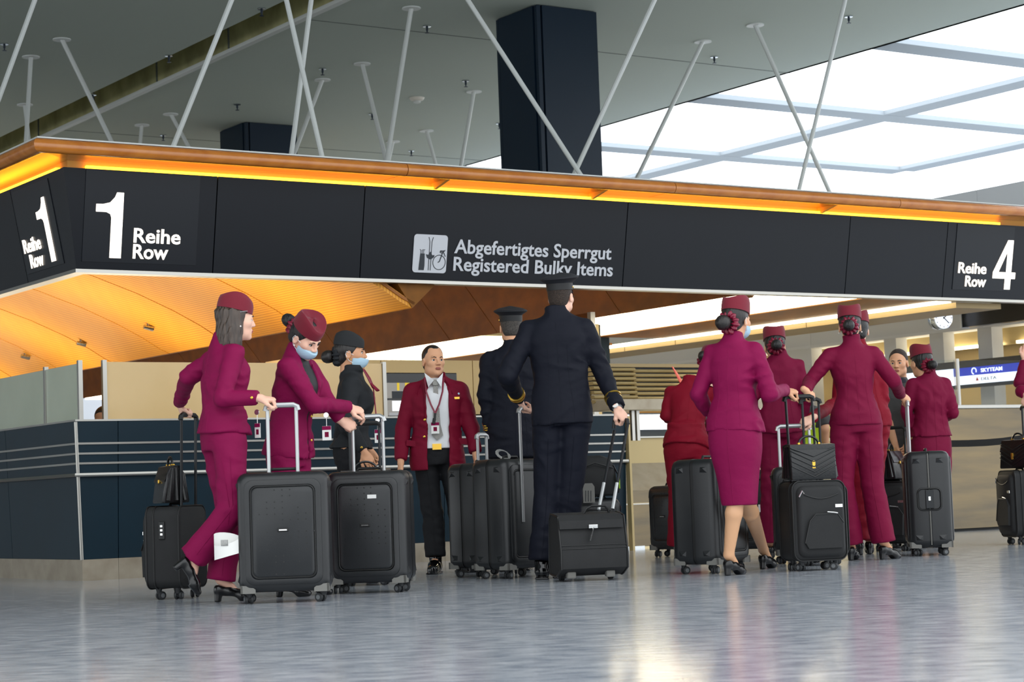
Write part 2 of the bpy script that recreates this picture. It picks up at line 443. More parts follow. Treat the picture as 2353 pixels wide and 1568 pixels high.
# digit one
one = [(.136, 0), (.236, 0), (.236, .54), (.176, .54), (.16, .50), (.12, .455), (.06, .44), (0, .438), (0, .375), (.09, .375), (.125, .36), (.136, .33)]
def mir(pts): return pts
poly_sign('digit_one', one, p1, FPt(.138, 2.627), dR, EYF, 'sign_lit')
put_text('letters', 'Reihe', 'sign_lit', p1, FPt(.478, 2.762), dR, EYF, .418, .118, .018, lift=.012)
put_text('letters', 'Row', 'sign_lit', p1, FPt(.478, 2.632), dR, EYF, .313, .118, .018, lift=.012)
# digit four: outline with a hole made of strips
q4 = FPt(10.567, 2.64)
poly_sign('digit_four', [(0, .118), (0, .185), (.20, .545), (.285, .545), (.285, .19), (.352, .19), (.352, .118), (.285, .118), (.285, 0), (.195, 0), (.195, .118)], p4, q4, dR, EYF, 'sign_lit')
poly_sign('digit_counter', [(.085, .19), (.195, .19), (.195, .40)], p4, q4, dR, EYF, 'fascia_sign', lift=.0135)
put_text('letters', 'Reihe', 'sign_lit', p4, FPt(10.03, 2.80), dR, EYF, .43, .115, .018, lift=.012)
put_text('letters', 'Row', 'sign_lit', p4, FPt(10.15, 2.66), dR, EYF, .32, .115, .018, lift=.012)
# bulky items sign
put_text('letters', 'Abgefertigtes Sperrgut', 'sign_grey', can, FPt(3.60, 2.785), dR, EYF, 1.77, .125, .016, lift=.006)
put_text('letters', 'Registered Bulky Items', 'sign_grey', can, FPt(3.60, 2.628), dR, EYF, 1.80, .125, .016, lift=.006)
pc = FPt(3.345, 2.768)
pic = poly_sign('pictogram', rrect(.355, .345, .03, 4), can, pc, dR, EYF, 'sign_grey', .004, .004)
def stroke(pts, w, closed=False):
    q = MB(); ez = np.cross(dR, EYF)
    P = [pc+dR*x+EYF*y+ez*.0095 for x, y in pts]
    q.tube(P+([P[0]] if closed else []), w, 6); return q
def st(name, pts, w): stroke(pts, w).build(name, 'sign_dark', pic)
circ = [(.098+.066*math.cos(a), -.075+.066*math.sin(a)) for a in np.linspace(0, 2*math.pi, 25)]
st('wheel_mark', circ, .0035)
st('bike_mark', [(.085, -.075), (.10, -.068), (.135, .03), (.15, .03), (.118, .028), (.11, .02)], .005)
st('bike_mark', [(.118, .03), (.105, .03), (.10, .018), (.118, .01), (.148, .03), (.155, .038)], .004)
st('fork_mark', [(.138, .02), (.16, -.02)], .004)
for dx in (-.012, .010):
    st('ski_mark', [(dx, -.15), (dx, .11), (dx+(.5 if dx > 0 else -.5)*.025, .15)], .0035)
poly_sign('boot_mark', [(-.045, -.005), (-.02, -.01), (.0, .02), (.02, -.012), (.045, -.01), (.04, -.03), (.01, -.05), (-.01, -.05), (-.035, -.035)], pic, pc, dR, EYF, 'sign_dark', .003, .009)
poly_sign('golf_bag_mark', [(-.115, -.15), (-.06, -.15), (-.055, -.11), (-.06, 0), (-.105, 0), (-.112, -.09)], pic, pc, dR, EYF, 'sign_dark', .003, .009)
for i, dx in enumerate((-.10, -.085, -.07)): st('club_mark', [(dx, 0), (dx, .03), (dx+(.012 if i else -.012), .036)], .003)
# left face sign
EYL = nrm(-dR*.15+UPV*.80)
def LPt(n, z, lift=0.): return I(-fo(z)-lift, n, z)
pl = plate(.22, 1.06, 2.60, 3.30, EL)
poly_sign('digit_one', one, pl, LPt(.60, 2.64), -dL, EYL, 'sign_lit')
put_text('letters', 'Reihe', 'sign_lit', pl, LPt(1.02, 2.775), -dL, EYL, .40, .115, .018, lift=.012)
put_text('letters', 'Row', 'sign_lit', pl, LPt(.93, 2.64), -dL, EYL, .30, .115, .018, lift=.012)

# timber wing under row one
wing = empty('timber_wing', I(3.1, 0, 2.29), 'glowing orange perforated timber wing under the canopy above the first desk row', 'ceiling wing')
cur = [(0.0, 3.38), (.6, 3.26), (1.2, 3.10), (1.7, 2.955), (2.2, 2.78), (2.6, 2.61), (2.9, 2.46), (3.10, 2.34), (3.22, 2.285)]
nj = [.08, 2.155, 3.885, 5.4, 6.95, 8.5, 10.1, 11.7, 13.5]
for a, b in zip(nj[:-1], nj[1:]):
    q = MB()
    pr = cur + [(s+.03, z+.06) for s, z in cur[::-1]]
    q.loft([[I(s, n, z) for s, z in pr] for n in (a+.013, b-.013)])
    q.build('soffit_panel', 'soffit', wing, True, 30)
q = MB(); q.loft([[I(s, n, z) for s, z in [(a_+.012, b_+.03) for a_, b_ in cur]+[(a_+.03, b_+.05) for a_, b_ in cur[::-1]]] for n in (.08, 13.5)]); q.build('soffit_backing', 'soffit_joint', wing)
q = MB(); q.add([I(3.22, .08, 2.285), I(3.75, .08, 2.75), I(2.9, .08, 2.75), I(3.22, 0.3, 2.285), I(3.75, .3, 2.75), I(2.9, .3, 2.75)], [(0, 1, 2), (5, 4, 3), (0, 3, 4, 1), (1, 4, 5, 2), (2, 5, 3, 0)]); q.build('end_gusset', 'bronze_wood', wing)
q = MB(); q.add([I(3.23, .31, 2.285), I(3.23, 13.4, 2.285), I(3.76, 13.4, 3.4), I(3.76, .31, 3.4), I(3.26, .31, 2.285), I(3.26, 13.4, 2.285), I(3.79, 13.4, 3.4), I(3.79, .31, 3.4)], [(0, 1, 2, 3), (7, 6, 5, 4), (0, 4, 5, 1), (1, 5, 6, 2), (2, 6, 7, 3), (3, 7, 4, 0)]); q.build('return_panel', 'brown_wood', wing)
for x, y in ((340, 745), (185, 782), (57, 813)):
    # little spot fixtures under the soffit
    best = min(((abs(isl(x, y, s=s)[2]-float(np.interp(s, [c[0] for c in cur], [c[1] for c in cur]))), s) for s in np.linspace(1.2, 3.2, 200)))
    s = best[1]; _, n, z = isl(x, y, s=s); p = I(s, n, z)
    r = empty('spot_fixture', p, 'tiny chrome spotlight on the orange timber soffit', 'spotlight', 'soffit spotlights')
    q = MB(); q.tube([p+UPV*.03, p-UPV*.05], .012, 8); q.build('stem', 'chrome', r, True)
    q = MB(); q.tube([p-UPV*.03-dR*.05, p-UPV*.05+dR*.06], [.022, .03], 10); q.build('head', 'chrome', r, True)

# second timber wing with strip lights
w2 = empty('brown_timber_wing', I(7.6, 1, 2.5), 'dark brown timber wing with bright tube lights along its lower edge', 'ceiling wing')
bj = [.15, 2.6, 5.13, 6.23, 9.034, 11.4, 13.73, 14.83, 18.6]
for a, b in zip(bj[:-1], bj[1:]):
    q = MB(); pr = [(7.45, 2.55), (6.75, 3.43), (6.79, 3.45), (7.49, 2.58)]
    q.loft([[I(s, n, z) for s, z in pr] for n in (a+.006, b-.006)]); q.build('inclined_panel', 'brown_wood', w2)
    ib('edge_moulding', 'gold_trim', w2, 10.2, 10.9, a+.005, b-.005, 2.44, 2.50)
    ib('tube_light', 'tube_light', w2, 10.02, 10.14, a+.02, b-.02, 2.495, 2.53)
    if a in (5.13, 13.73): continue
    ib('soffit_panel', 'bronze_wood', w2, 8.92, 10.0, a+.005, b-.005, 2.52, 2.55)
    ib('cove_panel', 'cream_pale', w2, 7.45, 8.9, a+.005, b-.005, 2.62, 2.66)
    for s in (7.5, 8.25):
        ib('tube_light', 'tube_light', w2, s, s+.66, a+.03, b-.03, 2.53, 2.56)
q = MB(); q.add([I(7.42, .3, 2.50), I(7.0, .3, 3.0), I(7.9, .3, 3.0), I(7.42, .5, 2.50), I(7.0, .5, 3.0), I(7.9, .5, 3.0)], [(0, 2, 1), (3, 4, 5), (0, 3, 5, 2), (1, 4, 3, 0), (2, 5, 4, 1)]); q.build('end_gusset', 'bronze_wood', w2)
# ------------------------------------------------------------------ dark counter on the left
cn = empty('check_in_counter', I(0, 0, 0), 'dark teal check-in counter with thin metal rails and bare metal plinth', 'counter')
def cprof(z0, z1, lift=0., th=.03):
    o = lambda z: .05*(z-.17)/1.1
    return [(o(z0)+lift-th, z0), (o(z0)+lift, z0), (o(z1)+lift, z1), (o(z1)+lift-th, z1)]
fj = [0, .311, 1.35, 2.39, 3.43, 4.47, 5.47]; ljn = [0, 1.6, 3.0, 4.4, 5.8, 7.2]
zs = [(.172, .842), (.866, .938), (.952, 1.017), (1.031, 1.098), (1.112, 1.285)]
for E, J in ((EF, fj), (EL, ljn)):
    for a, b in zip(J[:-1], J[1:]):
        for z0, z1 in zs:
            sweepobj('panel', 'counter', cn, E, a+(.003 if a else 0), b-.003, cprof(z0, z1))
        sweepobj('plinth', 'kick', cn, E, a, b-.002, [(-.05, 0), (.0, 0), (.0, .17), (-.05, .17)])
    e = J[-1]
    sweepobj('backing', 'gap', cn, E, 0, e, cprof(.16, 1.28, -.025, .02))
    for z in (.945, 1.024, 1.105):
        sweepobj('rail', 'alu', cn, E, 0, e, cprof(z-.008, z+.008, .012, .02))
    sweepobj('handrail', 'alu', cn, E, 0, e, [(.035, .838), (.075, .838), (.08, .85), (.075, .866), (.035, .866)])
    sweepobj('top_edge', 'alu', cn, E, 0, e, [(-.10, 1.285), (.06, 1.285), (.06, 1.30), (-.10, 1.30)])
q = MB(); q.tube([I(-.056, -.056, 1.28), I(-.006, -.006, .17)], .014, 8); q.build('corner_bead', 'alu', cn, True)
ib('worktop', 'counter', cn, .06, 5.47, .05, .8, 1.0, 1.04)
ib('end_panel', 'counter', cn, 5.44, 5.47, .02, .9, 0, 1.28)
q = MB(); q.ibox(5.475, 5.50, -.08, -.02, .0, 1.28); q.build('end_post', 'brass', cn)
# glass screens on the counter
def post(parent, s, n): ib('post', 'alu', parent, s-.018, s+.018, n-.018, n+.018, 1.30, 1.79)
gf = empty('glass_screen', I(1.5, .05, 1.30), 'warm cream frosted glass screen standing on the dark counter front', 'screen')
ib('pane', 'glass_cream', gf, .26, 2.86, .045, .057, 1.302, 1.775)
post(gf, .24, .05); post(gf, 2.88, .05)
for a, b in ((.10, .86), (.86, 2.3), (2.3, 3.8), (3.8, 5.3)):
    g = empty('glass_screen', I(0.05, (a+b)/2, 1.30), 'pale greenish frosted glass screen on the receding side of the counter', 'screen', 'side glass screens')
    ib('pane', 'glass_frost', g, .044, .056, a+.03, b-.02, 1.302, 1.765)
    post(g, .05, a)
# dark behind-desk block so that the island reads solid
bw = empty('desk_cabinet', I(2, 1.2, 0), 'cream cabinets with dark worktop behind the counter', 'cabinet')
for k in range(5):
    ib('door', 'cream', bw, 3.0+k*.55, 3.54+k*.55, 2.2, 2.6, 1.42, 1.98)
ib('worktop', 'black_gloss', bw, 2.95, 5.8, 2.0, 2.6, 1.33, 1.40)
ib('base', 'counter', bw, 2.95, 5.8, 2.05, 2.6, 0, 1.33)
# surveillance monitor wall
mo = empty('monitor', I(4.0, 1.5, 1.04), 'dark framed desk monitor showing two camera pictures behind the counter', 'monitor')
ib('frame', 'black_gloss', mo, 3.70, 4.56, 1.50, 1.56, 1.36, 1.80, bevel=.008)
ib('stand', 'black_gloss', mo, 4.05, 4.2, 1.53, 1.6, 1.04, 1.40)
def scr(z0, z1, pieces):
    b_ = ib('camera_picture', 'screen_img', mo, 3.74, 4.52, 1.490, 1.50, z0, z1)
    for nm, mm, s0, s1, a, b in pieces: ib(nm, mm, b_, s0, s1, 1.486, 1.4905, z0+a*(z1-z0), z0+b*(z1-z0))
scr(1.55, 1.70, [('picture_pillar', 'yellow_paint', 3.95, 4.0, .2, 1), ('picture_pillar', 'yellow_paint', 3.86, 3.885, .5, 1), ('picture_floor', 'sign_dark', 3.80, 3.96, .0, .45)])
scr(1.38, 1.53, [('picture_belt', 'screen_white', 3.80, 3.95, .3, .95), ('picture_floor', 'grey_wall2', 3.76, 4.1, 0, .2)])

# framed timber panel and bronze pier behind the desks
fp = empty('framed_panel', I(6.2, 2.0, 0), 'brown timber screen with a thin metal edge beside the bronze pier', 'screen')
ib('panel', 'brown_wood', fp, 6.58, 6.62, 2.03, 3.1, 1.4, 2.49); ib('edge_strip', 'alu', fp, 6.57, 6.63, 1.97, 2.03, 0, 2.495)
ib('lower_panel', 'cream', fp, 6.58, 6.62, 2.03, 3.1, 0, 1.4)
pr = empty('bronze_pier', I(6.75, 2.1, 0), 'narrow brass-coloured pier lit from above behind the pilots', 'pier')
ib('face', 'brass', pr, 6.66, 6.84, 2.2, 2.6, 0, 2.39); ib('edge', 'sign_dark', pr, 6.842, 6.862, 2.2, 2.6, 0, 2.385)

# baggage drop: hood of slats, stone beam, belt
hd = empty('baggage_hood', I(6.2, .6, 1.47), 'stepped brass louvre hood of rounded slats above the baggage drop', 'hood')
def slat(s0, s1, n, z, h=.036):
    q = MB(); pr_ = [(n-.028*math.sin(a), z+h/2*math.cos(a)) for a in np.linspace(0, math.pi, 7)] + [(n+.25, z-h/2), (n+.25, z+h/2)]
    q.loft([[I(s, nn, zz) for nn, zz in pr_] for s in (s0, s1)]); q.build('slat', 'brass', hd, True, 40)
for k in range(8): slat(5.55, 6.085, .60-.004*k, 1.775-.046*k)
for k in range(8): slat(6.09, 7.05, .64-.004*k, 1.765-.046*k)
ib('top_edge', 'gold_trim', hd, 5.55, 7.1, .60, .9, 1.80, 1.835); ib('inner_box', 'sign_dark', hd, 5.56, 7.04, .66, .95, 1.40, 1.80)
ib('under_panel', 'steel', hd, 5.55, 6.02, .6, .65, 1.465, 1.56); 
sb = empty('stone_beam', I(6.3, .3, 1.35), 'pale stone beam carrying the brass louvre hood', 'beam')
ib('beam', 'stone', sb, 5.56, 7.5, .3, .62, 1.356, 1.464, bevel=.006)
for s in (5.90, 5.96): ib('support_post', 'alu', sb, s, s+.035, .42, .46, 1.06, 1.356)
bd = empty('baggage_drop', I(6.4, .3, 0), 'baggage drop with brass upper panels, scuffed stone belt edge and steel plinth', 'baggage drop')
for a, b in ((5.56, 5.98), (5.99, 6.45), (6.46, 6.95), (6.96, 7.45)):
    ib('upper_panel', 'brass', bd, a, b, .62, .68, .84, 1.09)
ib('cap_strip', 'alu', bd, 5.54, 7.5, .58, .70, 1.09, 1.105)
q = MB(); q.loft([[I(s, n, z) for n, z in ((.30, .57), (.62, .84), (.66, .84), (.66, .55), (.30, .55))] for s in (5.52, 7.5)]); q.build('stone_apron', 'stone', bd)
ib('apron_edge', 'steel', bd, 5.52, 7.5, .295, .4, .445, .57); ib('edge_strip', 'alu', bd, 5.52, 7.5, .28, .4, .43, .442)
for a, b in ((5.52, 6.4), (6.41, 7.5)): ib('plinth_panel', 'steel', bd, a, b, .34, .42, .02, .43)
ib('floor_bar', 'chrome', bd, 5.46, 5.86, .24, .30, 0, .03)
bscr = empty('back_display', I(6.6, 2.6, 1.1), 'wide white lit display seen under the stone beam', 'display')
ib('panel', 'screen_white', bscr, 7.0, 8.6, 2.65, 2.68, 1.25, 1.42); ib('frame', 'sign_dark', bscr, 6.98, 8.62, 2.68, 2.72, 1.15, 1.44); ib('cabinet', 'cream_pale', bscr, 6.9, 9.2, 2.7, 2.9, 0, 1.15)

# right-hand stainless desk with glass
rd = empty('steel_desk', I(10.4, .2, 0), 'long brushed steel desk front with glass screen on top', 'desk')
for a, b in ((9.85, 12.2), (12.21, 14.5)): ib('steel_panel', 'steel', rd, a, b, .2, .24, .03, 1.33)
ib('top_rail', 'alu', rd, 9.83, 14.5, .17, .30, 1.335, 1.375, bevel=.006); ib('toe_recess', 'gap', rd, 9.86, 14.5, .23, .28, 0, .03)
ib('end_panel', 'steel', rd, 9.85, 9.88, .24, .9, 0, 1.33)
for a, b in ((8.6, 10.2), (10.27, 12.4), (12.4, 14.4)): ib('glass_pane', 'clear_glass', rd, a, b, .225, .235, 1.376, 1.87)
for s in (10.235, 12.4): 
    q = MB(); q.tube([I(s, .22, 1.375), I(s, .22, 1.885)], .022, 10); q.build('post', 'alu', rd, True)
# mid steel column strip visible between legs
sp_ = empty('door_jamb_unit', I(9.7, .5, 0), 'brushed steel door frame standing left of the steel desk', 'frame')
ib('jamb', 'alu', sp_, 9.2, 9.3, .5, .62, 0, 1.3); ib('jamb', 'steel', sp_, 9.34, 9.8, .5, .56, 0, 1.3)
# low cream desks deeper inside
for k, (s, n) in enumerate(((7.8, 4.2), (9.6, 4.2), (11.4, 4.2))):
    dk = empty('inner_desk', I(s, n, 0), ('cream inner desk behind the red-jacketed crew', 'cream inner desk behind the trouser-suited crew', 'cream inner desk behind the glass beside the steel post')[k], 'desk')
    ib('body', 'cream', dk, s-.85, s+.85, n, n+.5, 0, 1.12); ib('top', 'cream_pale', dk, s-.88, s+.88, n-.05, n+.55, 1.12, 1.16)
    for j in range(3): ib('door', 'cream_pale', dk, s-.82+j*.56, s-.3+j*.56, n-.012, n, .1, 1.06)

# ------------------------------------------------------------------ far arcade wall on the right
wr = empty('wall_right', I(15, 8, 0), kind='structure')
for a, b in ((2.0, 4.28), (4.285, 7.86), (7.865, 9.6), (9.605, 13), (13.005, 20), (20.005, 32)):
    ib('wall_panel', 'grey_wall', wr, 15, 15.25, a, b, 2.66, 4.6)
    ib('trim_band', 'grey_wall2', wr, 14.985, 15.0, a, b, 2.66, 2.70)
ib('niche_back', 'cream', wr, 15.8, 15.9, 2.0, 32, 0, 2.9)
ib('niche_ceiling', 'grey_wall2', wr, 15.25, 15.8, 2.0, 32, 2.66, 2.7)
ib('niche_head', 'brass', wr, 15.37, 15.42, 2.0, 32, 2.42, 2.66)
for a, b in ((2.9, 3.15), (4.15, 4.41), (5.07, 5.34), (6.02, 6.27), (6.95, 7.2), (7.86, 8.6), (9.3, 9.65), (10.5, 13), (14, 17), (18, 22)):
    ib('pier', 'grey_wall2', wr, 15, 15.22, a, b, 0, 2.66)
for n in (2.0, 3.2, 4.45, 5.38, 6.3, 7.23, 8.63):
    ib('niche_light', 'tube_light', wr, 15.30, 15.36, n-.15, n+.78, 2.42, 2.46)
ib('wall_base', 'grey_wall', wr, 15, 15.1, 2.0, 32, 0, .2)
ib('dado_rail', 'wood_cove', wr, 14.95, 15, 7.9, 32, 1.86, 1.92)
# airline displays
ds = empty('airline_display', I(14, 3, 1.84), 'blue and white airline display strip behind the glass desk screen', 'display')
ib('black_header', 'black_gloss', ds, 14.0, 14.2, 1.2, 5.6, 2.06, 2.15)
ib('housing', 'sign_dark', ds, 14.02, 14.2, 1.2, 5.6, 1.79, 2.06)
wp = ib('white_band', 'screen_white', ds, 13.995, 14.02, 1.6, 3.93, 1.83, 1.945)
bp_ = ib('blue_band', 'screen_blue', ds, 13.995, 14.02, 1.6, 3.93, 1.947, 2.055)
ib('white_screen', 'screen_white', ds, 13.995, 14.02, 3.95, 5.4, 1.83, 2.055)
put_text('letters', 'SKYTEAM', 'screen_white', bp_, I(13.99, 3.43, 1.976), -dL, UPV, .38, .05, .02)
put_text('letters', 'DELTA', 'grey_text', wp, I(13.99, 3.43, 1.868), -dL, UPV, .27, .04, .0)
poly_sign('triangle_mark', [(0, 0), (.05, 0), (.025, .05)], wp, I(13.99, 3.52, 1.868), -dL, UPV, 'red_text')
q = MB(); c = I(13.985, 3.55, 2.0); q.tube([c-dL*.04*math.cos(a)+UPV*.04*math.sin(a) for a in np.linspace(-.5, 4.5, 14)], .008, 6); q.build('ring_mark', 'screen_white', bp_)
# white monitor glimpsed behind
bm = empty('back_monitor', I(10, 3.4, 1.1), 'white lit monitor on the inner desks between the two crew women', 'monitor')
ib('screen', 'screen_white', bm, 9.1, 10.6, 3.38, 3.40, 1.42, 1.66); ib('frame', 'sign_dark', bm, 9.06, 10.64, 3.40, 3.45, 1.38, 1.70); ib('foot', 'sign_dark', bm, 9.7, 10.0, 3.42, 3.5, 1.10, 1.4)
# hanging sign and clock
hs = empty('hanging_sign', I(13, 2.2, 2.5), 'blank black rectangular sign hung beside the clock', 'sign')
ib('panel', 'black_gloss', hs, 13, 13.12, -.6, 2.77, 2.50, 2.76); ib('end_cap', 'grey_wall2', hs, 12.99, 13.13, 2.77, 2.80, 2.49, 2.77)
q = MB(); q.tube([I(13.06, 2.2, 2.76), I(13.06, 2.2, 3.44)], .02, 8); q.build('hanger', 'alu', hs, True)
c = at(2166, 731, 26.0); ax = nrm((.42, -1, -.06))
ck = empty('clock', c, 'round white-faced chrome double clock hanging beside the black sign', 'clock')
q = MB(); q.rev(c-ax*.05, ax, [(.13, 0), (.15, .015), (.15, .06), (.14, .07)], 28); q.build('case', 'chrome', ck, True)
q = MB(); q.rev(c+ax*.016, ax, [(.134, 0), (.134, .01)], 28); fc = q.build('face', 'screen_white', ck, True)
q = MB(); q.rev(c-ax*.13, ax, [(.14, 0), (.15, .015), (.15, .06), (.13, .07)], 28); q.build('rear_case', 'chrome', ck, True)
ux = nrm(np.cross(UPV, ax)); uy = np.cross(ax, ux)
for a, l in ((.9, .07), (2.3, .1)):
    q = MB(); d = ux*math.sin(a)+uy*math.cos(a); q.tube([c+ax*.03-d*.015, c+ax*.03+d*l], .006, 6); q.build('hand', 'black_gloss', fc)
for k in range(12):
    a = k*math.pi/6; d = ux*math.sin(a)+uy*math.cos(a); q = MB(); q.tube([c+ax*.028+d*.105, c+ax*.028+d*.125], .004, 5); q.build('hour_mark', 'black_gloss', fc)
q = MB(); q.tube([c+UPV*.14-ax*.03, c*np.array([1, 1, 0])+UPV*3.44-ax*.03], .015, 8); q.build('hanger', 'alu', ck, True)
# back wall that closes the hall far behind
wb = ib('wall_back', 'grey_wall', None, -32, 32, 45, 45.3, 0, HC); tag(wb, kind='structure')
# warm uplights washing the timber wing
for n in (1.5, 4.5, 7.5, 10.5):
    area('wing_uplight', I(1.7, n, 1.6), I(2.0, n, 3.2), .5, 2.4, 46, (1., .84, .58))
# ------------------------------------------------------------------ luggage
mat('case_black', (20, 22, 24), .4, var=(9, (25, 27, 29)), bump=(120, .03))
mat('case_panel', (22, 24, 26), .46, var=(5, (32, 34, 36)), bump=(160, .04))
mat('case_groove', (7, 8, 8), .5)
mat('case_grey', (112, 111, 106), .6, bump=(200, .04))
mat('rubber', (30, 32, 34), .6)
mat('wheel_hub', (92, 95, 97), .5)
mat('silver', (176, 178, 178), .34, .7)
mat('dark_metal', (34, 36, 38), .35, .5)
mat('nylon', (17, 18, 19), .75, bump=(300, .12), var=(12, (21, 22, 23)))
mat('nylon_edge', (11, 12, 12), .5)
mat('leather', (10, 11, 12), .3, bump=(60, .08))
mat('gold', (212, 170, 70), .28, .9)
mat('paper_tag', (226, 226, 222), .6)
mat('print_black', (50, 52, 56), .6)
mat('bright_metal', (210, 210, 208), .2, .9)
mat('lime', (160, 205, 30), .5)
mat('tan', (150, 122, 90), .6)

class Fr:
    def __init__(s, base, yaw, tilt=0.):
        """yaw: direction (degrees, 0 = +X, 90 = away from camera) that local +y (the back) points to"""
        a = math.radians(yaw); s.b = np.array(base, float)
        s.y = np.array([math.cos(a), math.sin(a), 0]); s.x = np.array([math.sin(a), -math.cos(a), 0]); s.z = UPV.copy()
        if tilt:
            t = math.radians(tilt); y0, z0 = s.y, s.z
            s.y = y0*math.cos(t)-z0*math.sin(t); s.z = z0*math.cos(t)+y0*math.sin(t)
    def P(s, x, y, z): return s.b + s.x*x + s.y*y + s.z*z
    def box(s, q, x0, x1, y0, y1, z0, z1):
        P = s.P
        q.hexa([P(x0, y0, z0), P(x1, y0, z0), P(x1, y1, z0), P(x0, y1, z0), P(x0, y0, z1), P(x1, y0, z1), P(x1, y1, z1), P(x0, y1, z1)])
    def bx(s, name, m, parent, *a, bevel=0):
        q = MB(); s.box(q, *a); return q.build(name, m, parent, bevel=bevel)
    def loft_y(s, q, secs, zc, n=5):
        """rounded-rectangle sections stacked along depth: (y, w, h, r)"""
        q.loft([[s.P(a, y, zc+b) for a, b in rrect(w, h, min(r, w/2-.001, h/2-.001), n)] for y, w, h, r in secs])
    def loft_z(s, q, secs, n=5):
        q.loft([[s.P(a+(c[4] if len(c) > 4 else 0), b+(c[5] if len(c) > 5 else 0), c[0]) for a, b in rrect(c[1], c[2], min(c[3], c[1]/2-.001, c[2]/2-.001), n)] for c in secs])

def wheels(fr, root, w, d, r=.024, hz=.052, dbl=True, twist=20):
    for i, (sx, sy) in enumerate(((-1, -1), (1, -1), (1, 1), (-1, 1))):
        cx, cy = sx*(w/2-.055), sy*(d/2-.055)
        a = math.radians(twist+37*i); ax = fr.x*math.cos(a)+fr.y*math.sin(a); fwd = -fr.x*math.sin(a)+fr.y*math.cos(a)
        q = MB(); c = fr.P(cx, cy, 0)
        q.tube([c+fr.z*(r*1.4), c+fr.z*(hz+.02)], [.014, .022], 10)
        wh = q.build('caster', 'rubber', root, True)
        q = MB()
        for e in ((-1, 1) if dbl else (0,)):
            k = c+fwd*.012+ax*e*.016-ax*.009
            q.cm = 0
            q.rev(k+fr.z*r, ax, [(r*.55, 0), (r*.9, .001), (r, .005), (r, .013), (r*.9, .017), (r*.55, .018)], 18)
            q.cm = 1
            q.rev(k+fr.z*r-ax*.0012, ax, [(r*.52, 0), (r*.52, .0204)], 12)
        q.build('wheel', ['rubber', 'wheel_hub'], wh, True)

def trolley(fr, root, w, y, z0, z1, m='silver', r=.011, grip='silver', bend=0., taper=0.):
    q = MB()
    for sx in (-1, 1):
        q.tube([fr.P(sx*w/2, y, z0), fr.P(sx*w/2, y+bend*.5, (z0+z1)/2), fr.P(sx*w/2, y+bend, z1)], r, 8)
    h = q.build('trolley_tubes', m, root, True)
    q = MB()
    q.tube([fr.P(-w/2-.012, y+bend, z1-.028), fr.P(-w/2-.006, y+bend, z1-.006), fr.P(-w/2+.015, y+bend, z1+.004), fr.P(w/2-.015, y+bend, z1+.004), fr.P(w/2+.006, y+bend, z1-.006), fr.P(w/2+.012, y+bend, z1-.028)], .0155, 8)
    g = q.build('grip', grip, h, True)
    return fr.P(0, y+bend, z1+.004)

